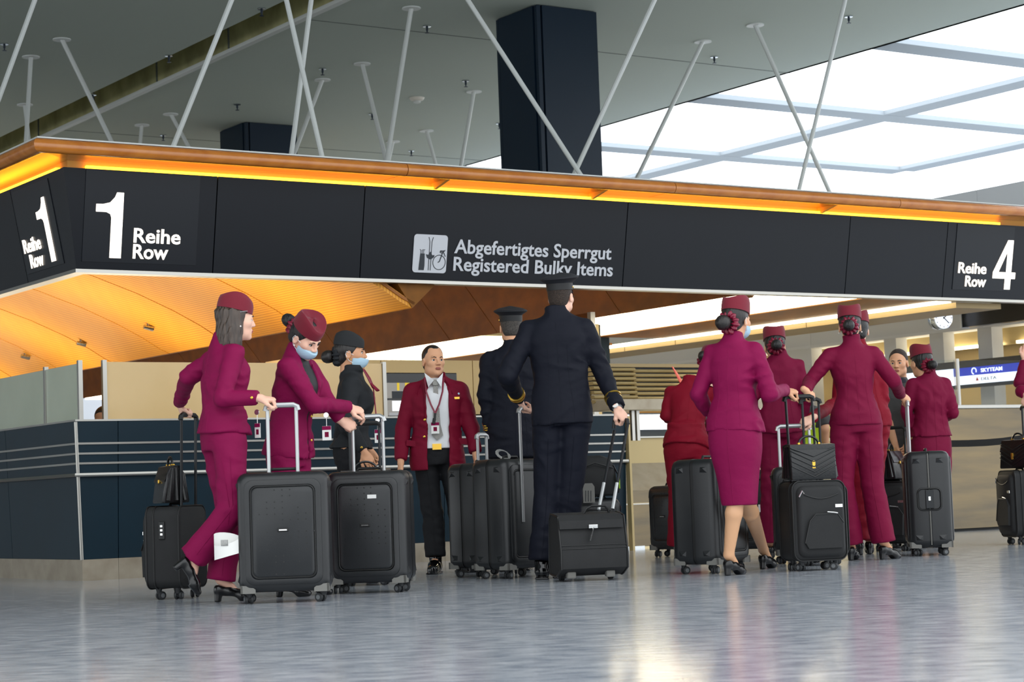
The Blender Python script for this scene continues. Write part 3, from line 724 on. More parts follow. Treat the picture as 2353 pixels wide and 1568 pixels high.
def hard_case(base, yaw, w, h, d, label, group='large black hard-shell suitcases', handle=None, side=False, tagside=None):
    fr = Fr(base, yaw); r0 = empty('suitcase', base, label, 'suitcase', group)
    zb = .062; H = h-zb; zc = zb+H/2
    q = MB()
    hd = d/2
    fr.loft_y(q, [(-hd, w-.10, H-.10, .04), (-hd+.004, w-.06, H-.06, .045), (-hd+.02, w-.022, H-.022, .052), (-hd+.05, w-.004, H-.004, .055), (-.012, w, H, .055)], zc)
    q.build('front_shell', 'case_black', r0, True, 50)
    q = MB()
    fr.loft_y(q, [(.012, w, H, .055), (hd-.05, w-.004, H-.004, .055), (hd-.02, w-.022, H-.022, .052), (hd-.004, w-.06, H-.06, .045), (hd, w-.10, H-.10, .04)], zc)
    q.build('rear_shell', 'case_black', r0, True, 50)
    q = MB(); fr.loft_y(q, [(-.012, w-.008, H-.008, .052), (.012, w-.008, H-.008, .052)], zc); q.build('seam', 'case_groove', r0, True, 50)
    # face frames and raised panels, front and rear
    for sg, nm in ((-1, 'face_panel'), (1, 'rear_panel')):
        q = MB()
        fr.loft_y(q, [(sg*(hd-.012), w-.085, H-.085, .05), (sg*(hd+.006), w-.09, H-.09, .05), (sg*(hd+.010), w-.105, H-.105, .045), (sg*(hd+.010), w-.15, H-.15, .04), (sg*(hd+.0), w-.158, H-.158, .038)][::-1] if sg < 0 else
                  [(sg*(hd-.012), w-.085, H-.085, .05), (sg*(hd+.006), w-.09, H-.09, .05), (sg*(hd+.010), w-.105, H-.105, .045), (sg*(hd+.010), w-.15, H-.15, .04), (sg*(hd+.0), w-.158, H-.158, .038)], zc)
        fp_ = q.build(nm, 'case_black', r0, True, 40)
        q = MB(); P_ = [fr.P(a, sg*(hd+.004), zc+b) for a, b in rrect(w-.165, H-.165, .036, 4)]; q.tube(P_+[P_[0]], .006, 6); q.build('groove', 'case_groove', fp_, True)
        q = MB(); fr.loft_y(q, [(sg*(hd-.01), w-.178, H-.178, .034), (sg*(hd+.008), w-.178, H-.178, .034), (sg*(hd+.013), w-.192, H-.192, .03)], zc)
        if sg < 0: q.f = [f[::-1] for f in q.f]
        q.build('inner_panel', 'case_panel', fp_, True, 40)
        if sg < 0:
            q = MB(); random.seed(4)
            for i in range(-4, 5):
                for j in range(-7, 8):
                    if random.random() < .62 and abs(i)*1.2+abs(j)*.5 < 5.2 and not (abs(i) < 2 and j in (0, 1)):
                        p = fr.P(i*.042*w/.5, -(hd+.0128), zc+j*.034); q.disc(p, -fr.y, .0044, .0012, 6)
            tag(q.build('dimples', 'case_groove', fp_), kind='stuff')
            p = MB(); fr.box(p, -.032, .032, -hd-.019, -hd-.012, zc+.0, zc+.022); b_ = p.build('name_plate', 'case_groove', fp_, bevel=.004)
            p = MB(); fr.box(p, -.022, .022, -hd-.0205, -hd-.019, zc+.007, zc+.014); p.build('plate_print', 'bright_metal', b_)
    # side ridges with scooped ends
    for sx in (-1, 1):
        for y in (-hd*.52, hd*.52):
            for z, s in ((zb+.10, 1), (h-.10, -1)):
                q = MB(); x = sx*(w/2)
                a = [fr.P(x-sx*.004, y-.035, z), fr.P(x-sx*.004, y+.035, z), fr.P(x+sx*.008, y, z-s*.035), fr.P(x-sx*.004, y-.03, z-s*.045), fr.P(x-sx*.004, y+.03, z-s*.045)]
                q.add(a, [(0, 1, 2), (1, 4, 2), (4, 3, 2), (3, 0, 2)]); q.build('scoop', 'case_black', r0)
    # grey corner bumpers
    for sx in (-1, 1):
        for sy in (-1, 1):
            q = MB()
            pr_ = [(0, 0), (.085, 0), (.085, .022), (.06, .042), (0, .046)]
            x0 = sx*(w/2-.012); y0 = sy*(hd-.004); z0 = zb-.002
            q.loft([[fr.P(x0-sx*a, y0, z0+b) for a, b in pr_], [fr.P(x0-sx*a, y0-sy*.012, z0+b) for a, b in pr_]])
            q.loft([[fr.P(x0, y0-sy*a, z0+b) for a, b in pr_], [fr.P(x0-sx*.012, y0-sy*a, z0+b) for a, b in pr_]])
            q.build('corner_bumper', 'case_grey', r0)
    wheels(fr, r0, w, d, .026, .06)
    q = MB(); q.tube([fr.P(-.08, 0, h-.005), fr.P(-.07, 0, h+.016), fr.P(.07, 0, h+.016), fr.P(.08, 0, h-.005)], .009, 8); q.build('top_handle', 'case_groove', r0, True)
    if side:
        xs = side*(w/2+.002)
        q = MB(); P_ = [fr.P(xs, a, zc+b) for a, b in rrect(.17, .16, .035, 4)]; q.tube(P_+[P_[0]], .008, 6); sl = q.build('side_handle', 'case_groove', r0, True)
        q = MB(); fr.box(q, *sorted((xs, xs+side*.012)), -.03, .03, zc-.07, zc+.07); q.build('lock_body', 'dark_metal', sl, bevel=.004)
        q = MB(); fr.box(q, *sorted((xs+side*.012, xs+side*.014)), -.008, .008, zc-.01, zc+.02); q.build('lock_dials', 'bright_metal', sl)
        q = MB(); P_ = [fr.P(xs, 0, z) for z in np.linspace(zb+.02, h-.02, 12)]; q.tube(P_, .004, 6); q.build('seam_bead', 'case_grey', r0, True)
    g = None
    if handle:
        g = trolley(fr, r0, handle.get('w', .22), handle.get('y', hd-.03), handle.get('z0', h-.30), handle['z'], handle.get('m', 'silver'), grip=handle.get('g', 'silver'), bend=handle.get('bend', 0))
    return fr, r0, g

def soft_case(base, yaw, w, h, d, label, handle=None, pockets=True, group='black fabric cabin trolleys', lock=0):
    fr = Fr(base, yaw); r0 = empty('cabin_trolley', base, label, 'suitcase', group)
    zb = .07; H = h-zb; zc = zb+H/2; hd = d/2
    q = MB(); fr.loft_y(q, [(-hd, w-.03, H-.03, .045), (-hd+.012, w, H, .055), (hd-.01, w, H, .055), (hd, w-.02, H-.02, .05)], zc); q.build('body', 'nylon', r0, True, 50)
    for y in (-hd+.008, -hd+.06, hd-.008):
        q = MB(); P_ = [fr.P(a, y, zc+b) for a, b in rrect(w+.004, H+.004, .056, 5)]; q.tube(P_+[P_[0]], .005, 6); q.build('piping', 'nylon_edge', r0, True)
    # front pocket, bulging
    q = MB(); secs = [(-hd-.0, w-.04, H-.05, .05), (-hd-.02, w-.05, H-.06, .05), (-hd-.032, w-.08, H-.10, .045)]
    fr.loft_y(q, secs[::-1], zc-.005); pk = q.build('front_pocket', 'nylon', r0, True, 45)
    if pockets:
        q = MB()
        pts = [(-.11, -.20), (.13, -.20), (.14, -.02), (.10, .045), (-.05, .045), (-.09, 0.), (-.13, -.16)]
        k = w/.36
        q.loft([[fr.P(a*k, -hd-.030, zc+b*.9) for a, b in pts], [fr.P(a*k*.96, -hd-.05, zc+b*.9) for a, b in pts]][::-1]); lp = q.build('lower_pocket', 'nylon', r0, True, 30)
        q = MB(); P_ = [fr.P(a*k, -hd-.05, zc+b*.9) for a, b in pts[2:]]; q.tube(P_, .004, 6); q.build('piping', 'nylon_edge', lp, True)
        q = MB(); P_ = [fr.P(a, -hd-.034, zc+H/2-.085-.03*math.sin(math.pi*(a+w*.33)/(w*.66))) for a in np.linspace(-w*.33, w*.33, 9)]; q.tube(P_, .004, 6); q.build('seam_line', 'nylon_edge', pk, True)
        q = MB(); q.tube([fr.P(-w*.42, -hd-.03, zc+H/2-.10), fr.P(-w*.36, -hd-.036, zc+H/2-.06), fr.P(-w*.33, -hd-.036, zc+H/2-.08)], .005, 6); q.build('zip_pull', 'bright_metal', pk, True)
        q = MB(); q.tube([fr.P(.03*k, -hd-.05, zc+.055), fr.P(.075*k, -hd-.052, zc+.05), fr.P(.10*k, -hd-.052, zc+.045)], .004, 6); q.build('zip_pull', 'bright_metal', lp, True)
        q = MB(); fr.box(q, w*.26, w*.40, -hd-.035, -hd-.031, zc+H*.16, zc+H*.20); q.build('name_plate', 'bright_metal', pk)
    if lock:
        xs = lock*(w/2+.001)
        q = MB(); fr.box(q, *sorted((xs, xs+lock*.01)), -.02, .02, zc+.05, zc+.16); lk = q.build('combination_lock', 'case_groove', r0, bevel=.004)
        q = MB()
        for i in range(3): fr.box(q, *sorted((xs+lock*.01, xs+lock*.012)), -.008, .008, zc+.075+i*.025, zc+.088+i*.025)
        q.build('lock_dials', 'bright_metal', lk)
    wheels(fr, r0, w-.02, d, .026, .06)
    q = MB(); q.tube([fr.P(-.08, .0, h-.004), fr.P(-.06, 0, h+.018), fr.P(.06, 0, h+.018), fr.P(.08, 0, h-.004)], .009, 8); q.build('top_handle', 'nylon_edge', r0, True)
    g = None
    if handle: g = trolley(fr, r0, handle.get('w', .19), handle.get('y', hd-.035), h-.25, handle['z'], handle.get('m', 'dark_metal'), .009, handle.get('g', 'case_groove'), handle.get('bend', 0))
    return fr, r0, g

def satchel(base, yaw, w, h, d, label, chevron=True, tilt=0., group='black leather crew handbags', bulge=.6):
    fr = Fr(base, yaw, tilt); r0 = empty('handbag', base, label, 'handbag', group); hd = d/2
    q = MB(); fr.loft_z(q, [(0, w-.01, d-.01, .01), (.01, w, d, .015), (h*.8, w*.98, d*(1-.35*bulge), .012), (h, w*.96, d*(1-.75*bulge), .01)]); q.build('body', 'leather', r0, True, 40)
    for sx in (-1, 1):      # gusset folds on the ends
        for k in (-1, 0, 1):
            q = MB(); q.tube([fr.P(sx*(w/2+.004), k*hd*.6, .015), fr.P(sx*(w/2-.002), k*hd*.25, h*.97)], [.014, .006], 6); q.build('gusset_fold', 'leather', r0, True)
    # flap
    q = MB(); yt = hd*(1-.75*bulge)
    prof = [(yt+.008, h-.04), (yt+.006, h+.004), (0, h+.012), (-yt-.006, h+.006), (-hd*.86, h*.62), (-hd*.84, h*.60), (-yt, h-.004), (0, h+.004), (yt, h-.004)]
    q.loft([[fr.P(x, y, z) for y, z in prof] for x in (-w*.49, w*.49)]); fl_ = q.build('flap', 'leather', r0, True, 35)
    if chevron:
        for k in range(5):
            z = h*.12+k*h*.15; yy = lambda zz: -(hd-(hd-hd*(1-.35*bulge))*zz/(h*.8))-.002
            q = MB(); P_ = [(-w*.48, z+h*.28), (0, z-.01), (w*.48, z+h*.28)]
            P_ = [(a, min(b, h*.93)) for a, b in P_]
            q.tube([fr.P(a, yy(b)-.001, b) for a, b in P_], .0045, 5); q.build('quilting', 'leather', r0, True)
    q = MB(); fr.box(q, -.011, .011, -hd*(.90 if chevron else .88)-.006, -hd*.82, h*(.32 if chevron else .56), h*(.56 if chevron else .66)); q.build('clasp', 'gold', r0, bevel=.003)
    q = MB(); P_ = [fr.P(.065*math.cos(a)*w/.3, 0, h+.008+.055*math.sin(a)) for a in np.linspace(0, math.pi, 11)]; q.tube(P_, .008, 6); hh = q.build('handle', 'leather', r0, True)
    for sx in (-1, 1):
        q = MB(); c = fr.P(sx*.066*w/.3, 0, h+.014); q.tube([c-fr.y*.012, c+fr.y*.012], .008, 8); q.build('ring', 'gold', hh, True)
    return fr, r0

def gpt(x, Y, z=0.):      # point on the ground seen in image column x at distance Y
    a = at(x, 1100, Y); b = at(x, 1400, Y); k = (z-a[2])/(b[2]-a[2]); return a+(b-a)*k
def gy(x, y): return onz(x, y, 0.)

L = {}
# 1 cabin trolley pulled by the bob-haired woman
c = gpt(408, 12.75); fr, r, g = soft_case(c, -18, .36, .57, .24, 'small black fabric trolley with leather satchel on top, pulled behind the bob-haired woman', dict(z=1.13, bend=.02, y=.085), lock=1); L['l1'] = g
satchel(fr.P(0, -.03, .592), 24, .27, .22, .17, 'glossy black leather satchel riding on the trolley behind the bob-haired woman', False, bulge=.8)
# 2 big case in front
fr, r, g = hard_case(gpt(660, 11.80), 92, .525, .745, .30, 'black hard suitcase with a white tag loop on its side, before the bob-haired woman', handle=dict(z=1.125, w=.165, y=-.02)); L['l2'] = g; L['l2r'] = r; L['l2f'] = fr
tp = [(-.262-.06+.075*math.cos(a), -.12+.03*math.sin(a)) for a in np.linspace(-.2, 2*math.pi-.5, 16)]
q = MB(); q.loft([[fr.P(a, b, .335+dz+(.02 if dz > 0 else 0)*(b+.12)/.03+.25*(a+.26)*(1 if b < -.12 else -.6)) for a, b in tp] for dz in (-.045, .045)], cap=False, closed=False); tg = q.build('baggage_tag', 'paper_tag', r, True)
q = MB()
for k in range(6): fr.box(q, -.352+k*.007, -.349+k*.007, -.1535, -.152, .335, .37)
q.build('barcode', 'print_black', tg)
# 3 second big case
fr, r, g = hard_case(gpt(858, 12.62), 81, .50, .745, .31, 'black hard suitcase with a small white sticker, handled by the masked woman in burgundy', handle=dict(z=1.075, w=.19, y=-.02)); L['l3'] = g; L['l3f'] = fr
q = MB(); fr.box(q, .02, .075, -.172, -.168, .575, .598); q.build('sticker', 'paper_tag', r)
# 4,5 pair of cases side on
fr, r, g = hard_case(gpt(1118, 14.6), -38, .50, .80, .30, 'black hard suitcase standing on edge beside the burgundy-blazered man', handle=dict(z=1.0, w=.1, y=.0)); L['l4'] = g
fr, r, g = hard_case(gpt(1182, 14.15), -40, .50, .815, .32, 'scuffed black hard suitcase turned side on in front of the captain', handle=dict(z=1.15, w=.19, y=.178, bend=.0, z0=.38)); L['l5'] = g; L['l5f'] = fr
q = MB(); pts = [fr.P(.05+.03*math.sin(a), -.02+.05*math.cos(a), .835+.03*math.sin(a)+.012) for a in np.linspace(0, 2*math.pi, 14)]; q.tube(pts, .012, 6, flat=.12); q.build('baggage_tag', 'paper_tag', r, True)
# slim far case left of the red-jacketed woman
fr, r, g = hard_case(gpt(1552, 17.3), 40, .40, .60, .24, 'narrow black suitcase standing beside the steel plinth of the baggage drop'); 
# case between the red-jacketed woman and the skirt wearer
fr, r, g = hard_case(gpt(1638, 13.75), -34, .48, .76, .34, 'black hard suitcase side on, left of the woman in the burgundy skirt'); L['l10'] = g
# case behind the skirt wearer's legs
fr, r, g = hard_case(gpt(1722, 16.6), 80, .46, .70, .30, 'black suitcase half hidden behind the bare calves of the skirt wearer', handle=dict(z=1.13, w=.19, y=.0)); 
q = MB(); fr.box(q, .1, .30, -.19, -.185, .36, .42); tg = q.build('baggage_tag', 'paper_tag', r)
q = MB()
for k in range(6): fr.box(q, .2+k*.009, .204+k*.009, -.1915, -.19, .37, .41)
q.build('barcode', 'print_black', tg)
# cabin trolley with pockets and chevron bag
c = gpt(1872, 13.55); fr, r, g = soft_case(c, 106, .37, .585, .25, 'black fabric trolley with front pockets under the open quilted handbag', dict(z=1.15, bend=.04)); L['l11'] = g
satchel(fr.P(-.02, -.04, .595), 103, .32, .225, .17, 'quilted black handbag with gold clasp and lifted flap on the pocketed trolley', True, bulge=.35)
# hard case behind it
fr, r, g = hard_case(gpt(1838, 14.9), 85, .36, .70, .26, 'black hard suitcase standing close behind the pocketed trolley', handle=dict(z=.99, w=.22, y=.0)); L['l12'] = g
# case with side lock
fr, r, g = hard_case(gpt(2138, 15.6), 172, .50, .785, .325, 'black hard suitcase showing its side handle and white-dotted lock', handle=dict(z=1.16, w=.19, y=.12), side=-1); L['l14'] = g; L['l14f'] = fr
fr, r, g = soft_case(gpt(2058, 16.7), 60, .36, .56, .24, 'black fabric trolley with a dark satchel beside the side-lock suitcase', dict(z=1.0)); L['l13'] = g
satchel(fr.P(0, 0, .585), 150, .28, .22, .17, 'dark leather satchel with gold fittings on the trolley beside the side-lock suitcase', False, bulge=.8)
# right edge trolley
c = gpt(2352, 17.3); fr, r, g = soft_case(c, 8, .37, .62, .25, 'black fabric trolley alone before the steel desk with a gold-lit bag on top', dict(z=1.16), lock=1); L['l15'] = g
satchel(fr.P(0, 0, .64), 35, .28, .23, .18, 'chevron-quilted handbag catching gold light on the lone trolley by the steel desk', True, bulge=.7)
# hand trolley of the woman in grey with document bag
fr, r, g = soft_case(gpt(848, 13.72), 95, .36, .58, .24, 'black fabric trolley in front of the woman in charcoal grey', dict(z=1.08, w=.2)); L['l3b'] = g
satchel(fr.P(0, -.02, .60), 95, .34, .16, .16, 'flat black bag with gold zip on the trolley of the woman in charcoal grey', False)

# pilot's roll-along flight bag
def flight_bag(base, yaw, label):
    fr = Fr(base, yaw, -6); r0 = empty('flight_bag', base, label, 'bag')
    w, h, d = .44, .42, .24
    q = MB(); prof = [(-.02, .035), (-.06, .05), (-.155, .10), (-.15, .2), (-.10, .34), (-.07, .42), (.0, .425), (.10, .425), (.13, .39), (.14, .10), (.12, .035)]
    q.loft([[fr.P(x, y, z) for y, z in prof] for x in (-w/2, w/2)]); q.build('body', 'nylon', r0, True, 35)
    for x in (-w/2, w/2):
        q = MB(); P_ = [fr.P(x, y, z) for y, z in prof]; q.tube(P_+[P_[0]], .007, 6); q.build('piping', 'nylon_edge', r0, True)
    q = MB(); pf = [(.12, .428), (-.06, .432), (-.10, .40), (-.118, .35), (-.112, .35), (-.09, .40), (-.05, .422), (.12, .42)]
    q.loft([[fr.P(x, y, z) for y, z in pf] for x in (-w*.5, w*.46)]); fp_ = q.build('flap', 'nylon', r0, True, 30)
    q = MB(); fr.box(q, -.03, .03, -.128, -.112, .35, .375); cl = q.build('clasp', 'bright_metal', fp_, bevel=.003)
    q = MB(); q.tube([fr.P(0, -.13, .355), fr.P(-.028, -.15, .275)], .016, 6, flat=.3); q.build('luggage_charm', 'bright_metal', cl)
    for z in (.225, .245):
        q = MB(); yy = float(np.interp(z, [.2, .34], [-.152, -.102])); q.tube([fr.P(-w/2, yy, z), fr.P(w/2, yy, z)], .003, 6); q.build('seam_line', 'nylon_edge', r0, True)
    q = MB(); fr.box(q, w/2, w/2+.012, -.06, .12, .05, .24); q.build('side_pocket', 'nylon', r0, bevel=.005)
    for x in (-.14, .12):
        q = MB(); fr.box(q, x-.03, x+.03, -.11, -.06, .03, .075); q.build('foot', 'case_grey', r0, bevel=.01)
    for x in (-.16, .17):
        q = MB(); c_ = fr.P(x, .07, 0); c_[2] = .035; q.rev(c_-fr.x*.016, fr.x, [(.02, 0), (.034, .003), (.034, .03), (.02, .033)], 18); q.build('wheel', 'rubber', r0, True)
    q = MB(); P_ = [fr.P(a, .02, z) for a, z in ((-.02, .43), (.0, .46), (.03, .475), (.12, .475), (.14, .455), (.15, .43))]; q.tube(P_, .008, 6); q.build('carry_handle', 'nylon_edge', r0, True)
    return fr, r0
FB = gpt(1352, 13.25)
fr, r = flight_bag(FB, 104, 'black roll-along flight bag with bright clasp tag, pulled by the tall pilot')
ga = at(1445, 966, 13.53); gb = at(1428, 962, 13.68)
q = MB()
q.tube([at(1378, 1168, 13.40), at(1395, 1080, 13.48), at(1412, 990, 13.63)], .010, 8); q.tube([at(1410, 1165, 13.33), at(1424, 1080, 13.40), at(1443, 972, 13.50)], .010, 8)
tt = q.build('trolley_tubes', 'dark_metal', r, True)
q = MB(); q.tube([at(1443, 975, 13.50), at(1442, 966, 13.51), at(1425, 964, 13.57), at(1412, 968, 13.63), at(1411, 985, 13.63)], .014, 8); q.build('grip', 'case_groove', tt, True)
q = MB(); q.tube([at(1376, 1172, 13.38), at(1388, 1110, 13.44)], .0125, 8); q.tube([at(1408, 1170, 13.31), at(1418, 1110, 13.36)], .0125, 8); q.build('lower_tubes', 'silver', tt, True)
# backpack standing on a case behind
c = gpt(1372, 14.9)
fr, r, g = hard_case(c, 95, .36, .52, .24, 'black case under the tagged backpack behind the tall pilot')
bp0 = fr.P(0, 0, .535); f2 = Fr(bp0, 95); r2 = empty('backpack', bp0, 'black backpack with a grey plastic luggage tag behind the tall pilot', 'backpack')
q = MB(); f2.loft_z(q, [(0, .30, .18, .05), (.02, .33, .21, .06), (.2, .31, .2, .06), (.27, .24, .15, .06), (.295, .12, .08, .035)]); q.build('body', 'nylon', r2, True, 60)
q = MB(); q.tube([f2.P(-.12, -.11, .2), f2.P(0, -.115, .24), f2.P(.13, -.11, .2)], .006, 6); q.build('zip', 'nylon_edge', r2, True)
q = MB(); q.tube([f2.P(.17, -.08, .02), f2.P(.18, -.08, .13), f2.P(.14, -.06, .22)], .014, 6, flat=.4); q.build('strap', 'nylon_edge', r2, True)
q = MB(); f2.box(q, .17, .176, -.12, -.06, .05, .16); q.build('ribbon', 'lime', r2)
lt = poly_sign('luggage_tag', [(-.042, 0), (.042, 0), (.042, .115), (.026, .14), (-.026, .14), (-.042, .115)], r2, at(1354, 1156, 14.72), (1, 0, 0), UPV, 'case_grey', .004, 0)
q = MB(); 
for k in range(3): q.tube([at(1346+k*6, 1153, 14.715), at(1346+k*6, 1128, 14.715)], .003, 5)
q.build('tag_print', 'print_black', lt)
# ------------------------------------------------------------------ implicit surfaces for people and clothes
def surface_nets(f, lo, h):
    nx, ny, nz = f.shape
    s = f < 0
    a = s[:-1, :-1, :-1]; mx = a.copy(); mn = a.copy()
    offs = [(i, j, k) for i in (0, 1) for j in (0, 1) for k in (0, 1)]
    for i, j, k in offs[1:]:
        c = s[i:nx-1+i, j:ny-1+j, k:nz-1+k]; mx |= c; mn &= c
    idx = np.argwhere(mx & ~mn)
    if len(idx) == 0: return np.zeros((0, 3)), np.zeros((0, 4), int)
    vals = np.stack([f[idx[:, 0]+i, idx[:, 1]+j, idx[:, 2]+k] for i, j, k in offs], 1)
    O_ = np.array(offs, float)
    pos = np.zeros((len(idx), 3)); cnt = np.zeros(len(idx))
    for a_ in range(8):
        for b_ in range(a_+1, 8):
            if np.abs(O_[a_]-O_[b_]).sum() == 1:
                va, vb = vals[:, a_], vals[:, b_]; cr = (va < 0) != (vb < 0)
                t = np.where(cr, va/np.where(cr, va-vb, 1), 0)
                pos += cr[:, None]*(O_[a_]+t[:, None]*(O_[b_]-O_[a_])); cnt += cr
    V = (idx+pos/cnt[:, None])*h+lo
    ids = -np.ones((nx-1, ny-1, nz-1), int); ids[idx[:, 0], idx[:, 1], idx[:, 2]] = np.arange(len(idx))
    F = []
    for ax in range(3):
        o1, o2 = [(1, 2), (2, 0), (0, 1)][ax]
        sl0 = [slice(None)]*3; sl1 = [slice(None)]*3
        sl0[ax] = slice(0, -1); sl1[ax] = slice(1, None)
        e = s[tuple(sl0)] != s[tuple(sl1)]
        P = np.argwhere(e)
        ok = (P[:, o1] > 0) & (P[:, o2] > 0) & (P[:, o1] < f.shape[o1]-1) & (P[:, o2] < f.shape[o2]-1)
        P = P[ok]
        ins = s[P[:, 0], P[:, 1], P[:, 2]]
        def g(d1, d2):
            Q = P.copy(); Q[:, o1] += d1; Q[:, o2] += d2; return ids[Q[:, 0], Q[:, 1], Q[:, 2]]
        q = np.stack([g(-1, -1), g(0, -1), g(0, 0), g(-1, 0)], 1)
        q[~ins] = q[~ins][:, ::-1]
        F.append(q)
    F = np.concatenate(F); F = F[(F >= 0).all(1)]
    return V, F
def relax(V, F, it=1, k=.5):
    for _ in range(it):
        S = np.zeros_like(V); C_ = np.zeros(len(V))
        for a, b in ((0, 1), (1, 2), (2, 3), (3, 0)):
            np.add.at(S, F[:, a], V[F[:, b]]); np.add.at(S, F[:, b], V[F[:, a]])
            np.add.at(C_, F[:, a], 1); np.add.at(C_, F[:, b], 1)
        V = V+(S/np.maximum(C_, 1)[:, None]-V)*k
    return V
def sstep(x): x = np.clip(x, 0, 1); return x*x*(3-2*x)
def pnoise(X, seed):
    i = np.floor(X).astype(np.int64); f = X-i; u = f*f*f*(f*(f*6-15)+10); r = 0
    for a in (0, 1):
        for b in (0, 1):
            for c in (0, 1):
                h = ((i[:, 0]+a)*73856093) ^ ((i[:, 1]+b)*19349663) ^ ((i[:, 2]+c)*83492791) ^ (seed*2654435761 & 0xffffffff)
                h = (h ^ (h >> 13))*1274126177 & 0x7fffffff; h = h ^ (h >> 11)
                g = np.stack([(h & 255)/127.5-1, ((h >> 8) & 255)/127.5-1, ((h >> 16) & 255)/127.5-1], 1)
                d = ((f-np.array([a, b, c]))*g).sum(1)
                r = r+d*(u[:, 0] if a else 1-u[:, 0])*(u[:, 1] if b else 1-u[:, 1])*(u[:, 2] if c else 1-u[:, 2])
    return r
class Field:
    def __init__(s, lo, hi, h):
        s.lo = np.asarray(lo, float); s.h = h
        n = np.ceil((np.asarray(hi)-s.lo)/h).astype(int)+2
        s.ax = [s.lo[i]+np.arange(n[i])*h for i in range(3)]
        s.f = np.full(n, .2, np.float32)
    def sl(s, lo, hi, m):
        r = []
        for i in range(3):
            a = int(np.floor((lo[i]-m-s.lo[i])/s.h)); b = int(np.ceil((hi[i]+m-s.lo[i])/s.h))+1
            a = max(a, 0); b = min(b, s.f.shape[i])
            if b <= a: return None, None
            r.append(slice(a, b))
        r = tuple(r)
        X = np.stack(np.meshgrid(*[s.ax[i][r[i]] for i in range(3)], indexing='ij'), -1)
        return r, X
    def put(s, lo, hi, fn, k=.0, op='u', m=.05):
        r, X = s.sl(np.asarray(lo), np.asarray(hi), m+k)
        if r is None: return
        d = fn(X); a = s.f[r]
        if op == 'u':
            if k > 0:
                hh = np.clip(.5+.5*(d-a)/k, 0, 1); s.f[r] = d+(a-d)*hh-k*hh*(1-hh)
            else: s.f[r] = np.minimum(a, d)
        elif op == 's':
            if k > 0:
                hh = np.clip(.5-.5*(a+d)/k, 0, 1); s.f[r] = a+(-d-a)*hh+k*hh*(1-hh)
            else: s.f[r] = np.maximum(a, -d)
        elif op == 'i': s.f[r] = np.maximum(a, d)
        elif op == '+': s.f[r] = a+d
    def cone(s, a, b, ra, rb, k=.02, op='u', flat=False, cut=None):
        a = np.asarray(a, float); b = np.asarray(b, float); ab = b-a; L2 = max(ab@ab, 1e-9)
        def fn(X):
            t0 = ((X-a)@ab)/L2; t = np.clip(t0, 0, 1)
            d = np.linalg.norm(X-a-t[..., None]*ab, axis=-1)-(ra+(rb-ra)*t)
            if flat: d = np.maximum(d, (t0-1)*math.sqrt(L2))
            return d
        m = max(ra, rb); s.put(np.minimum(a, b)-m, np.maximum(a, b)+m, fn, k, op)
    def chain(s, pts, rs, k=.02, flat=False):
        for i in range(len(pts)-1): s.cone(pts[i], pts[i+1], rs[i], rs[i+1], k, flat=flat and i == len(pts)-2)
    def ell(s, c, r, k=.02, R=None, op='u'):
        c = np.asarray(c, float); r = np.asarray(r, float); m = r.max()
        def fn(X):
            q = X-c
            if R is not None: q = q@R
            n = np.linalg.norm(q/r, axis=-1); g = np.linalg.norm(q/(r*r), axis=-1)
            return np.where(g > 1e-6, n*(n-1)/np.maximum(g, 1e-6), -r.min())
        s.put(c-m, c+m, fn, k, op)
    def loft(s, p0, p1, keys, fwd, k=.02, ex=2.3, op='u', pad=.25):
        """keys (t, a, b, forward offset): elliptic sections along p0->p1; flat ends"""
        p0 = np.asarray(p0, float); p1 = np.asarray(p1, float); ax = p1-p0; L_ = np.linalg.norm(ax); ax = ax/L_
        v = np.asarray(fwd, float); v = nrm(v-ax*(v@ax)); u = np.cross(v, ax)
        T = np.array([q[0] for q in keys]); K = np.array([list(q[1:3])+[q[3] if len(q) > 3 else 0.] for q in keys])
        tf = np.linspace(T[0], T[-1], 80); D = np.gradient(K, T, axis=0) if len(T) > 2 else np.zeros_like(K)
        KF = []
        for j in range(3):
            i = np.clip(np.searchsorted(T, tf)-1, 0, len(T)-2); hh = T[i+1]-T[i]; x = (tf-T[i])/hh
            KF.append((2*x**3-3*x**2+1)*K[i, j]+(x**3-2*x**2+x)*hh*D[i, j]+(-2*x**3+3*x**2)*K[i+1, j]+(x**3-x**2)*hh*D[i+1, j])
        def fn(X):
            q = X-p0; t = (q@ax)/L_
            a = np.interp(t, tf, KF[0]); b = np.interp(t, tf, KF[1]); o = np.interp(t, tf, KF[2])
            du = np.abs(q@u)/a; dv = np.abs(q@v-o)/b
            n = (du**ex+dv**ex)**(1/ex)
            d = (n-1)*np.minimum(a, b)
            return np.maximum(d, np.maximum((T[0]-t), (t-T[-1]))*L_)
        m = K[:, :2].max()+abs(K[:, 2]).max()
        e0 = p0+ax*T[0]*L_; e1 = p0+ax*T[-1]*L_
        s.put(np.minimum(e0, e1)-m, np.maximum(e0, e1)+m, fn, k, op)
    def half(s, p, n, op='i'):
        p = np.asarray(p, float); n = nrm(n)
        X = np.stack(np.meshgrid(*s.ax, indexing='ij'), -1); s.f = np.maximum(s.f, ((X-p)@n).astype(np.float32))
    def folds(s, amp, seed=0, freq=(6., 6., 11.), dirs=None, wl=None):
        if dirs is not None:
            X = np.stack(np.meshgrid(*s.ax, indexing='ij'), -1); rg = np.random.RandomState(seed); d = 0
            for _ in range(6): d = d+np.sin(X@nrm(np.asarray(dirs)+rg.normal(size=3)*.35)*2*math.pi/rg.uniform(*wl)+rg.uniform(0, 6.28))
            s.f = s.f+(amp/2.5*d).astype(np.float32); return
        mk = np.abs(s.f) < .028; ii = np.nonzero(mk)
        P = np.stack([s.ax[q][ii[q]] for q in range(3)], 1); fr_ = np.array(freq)
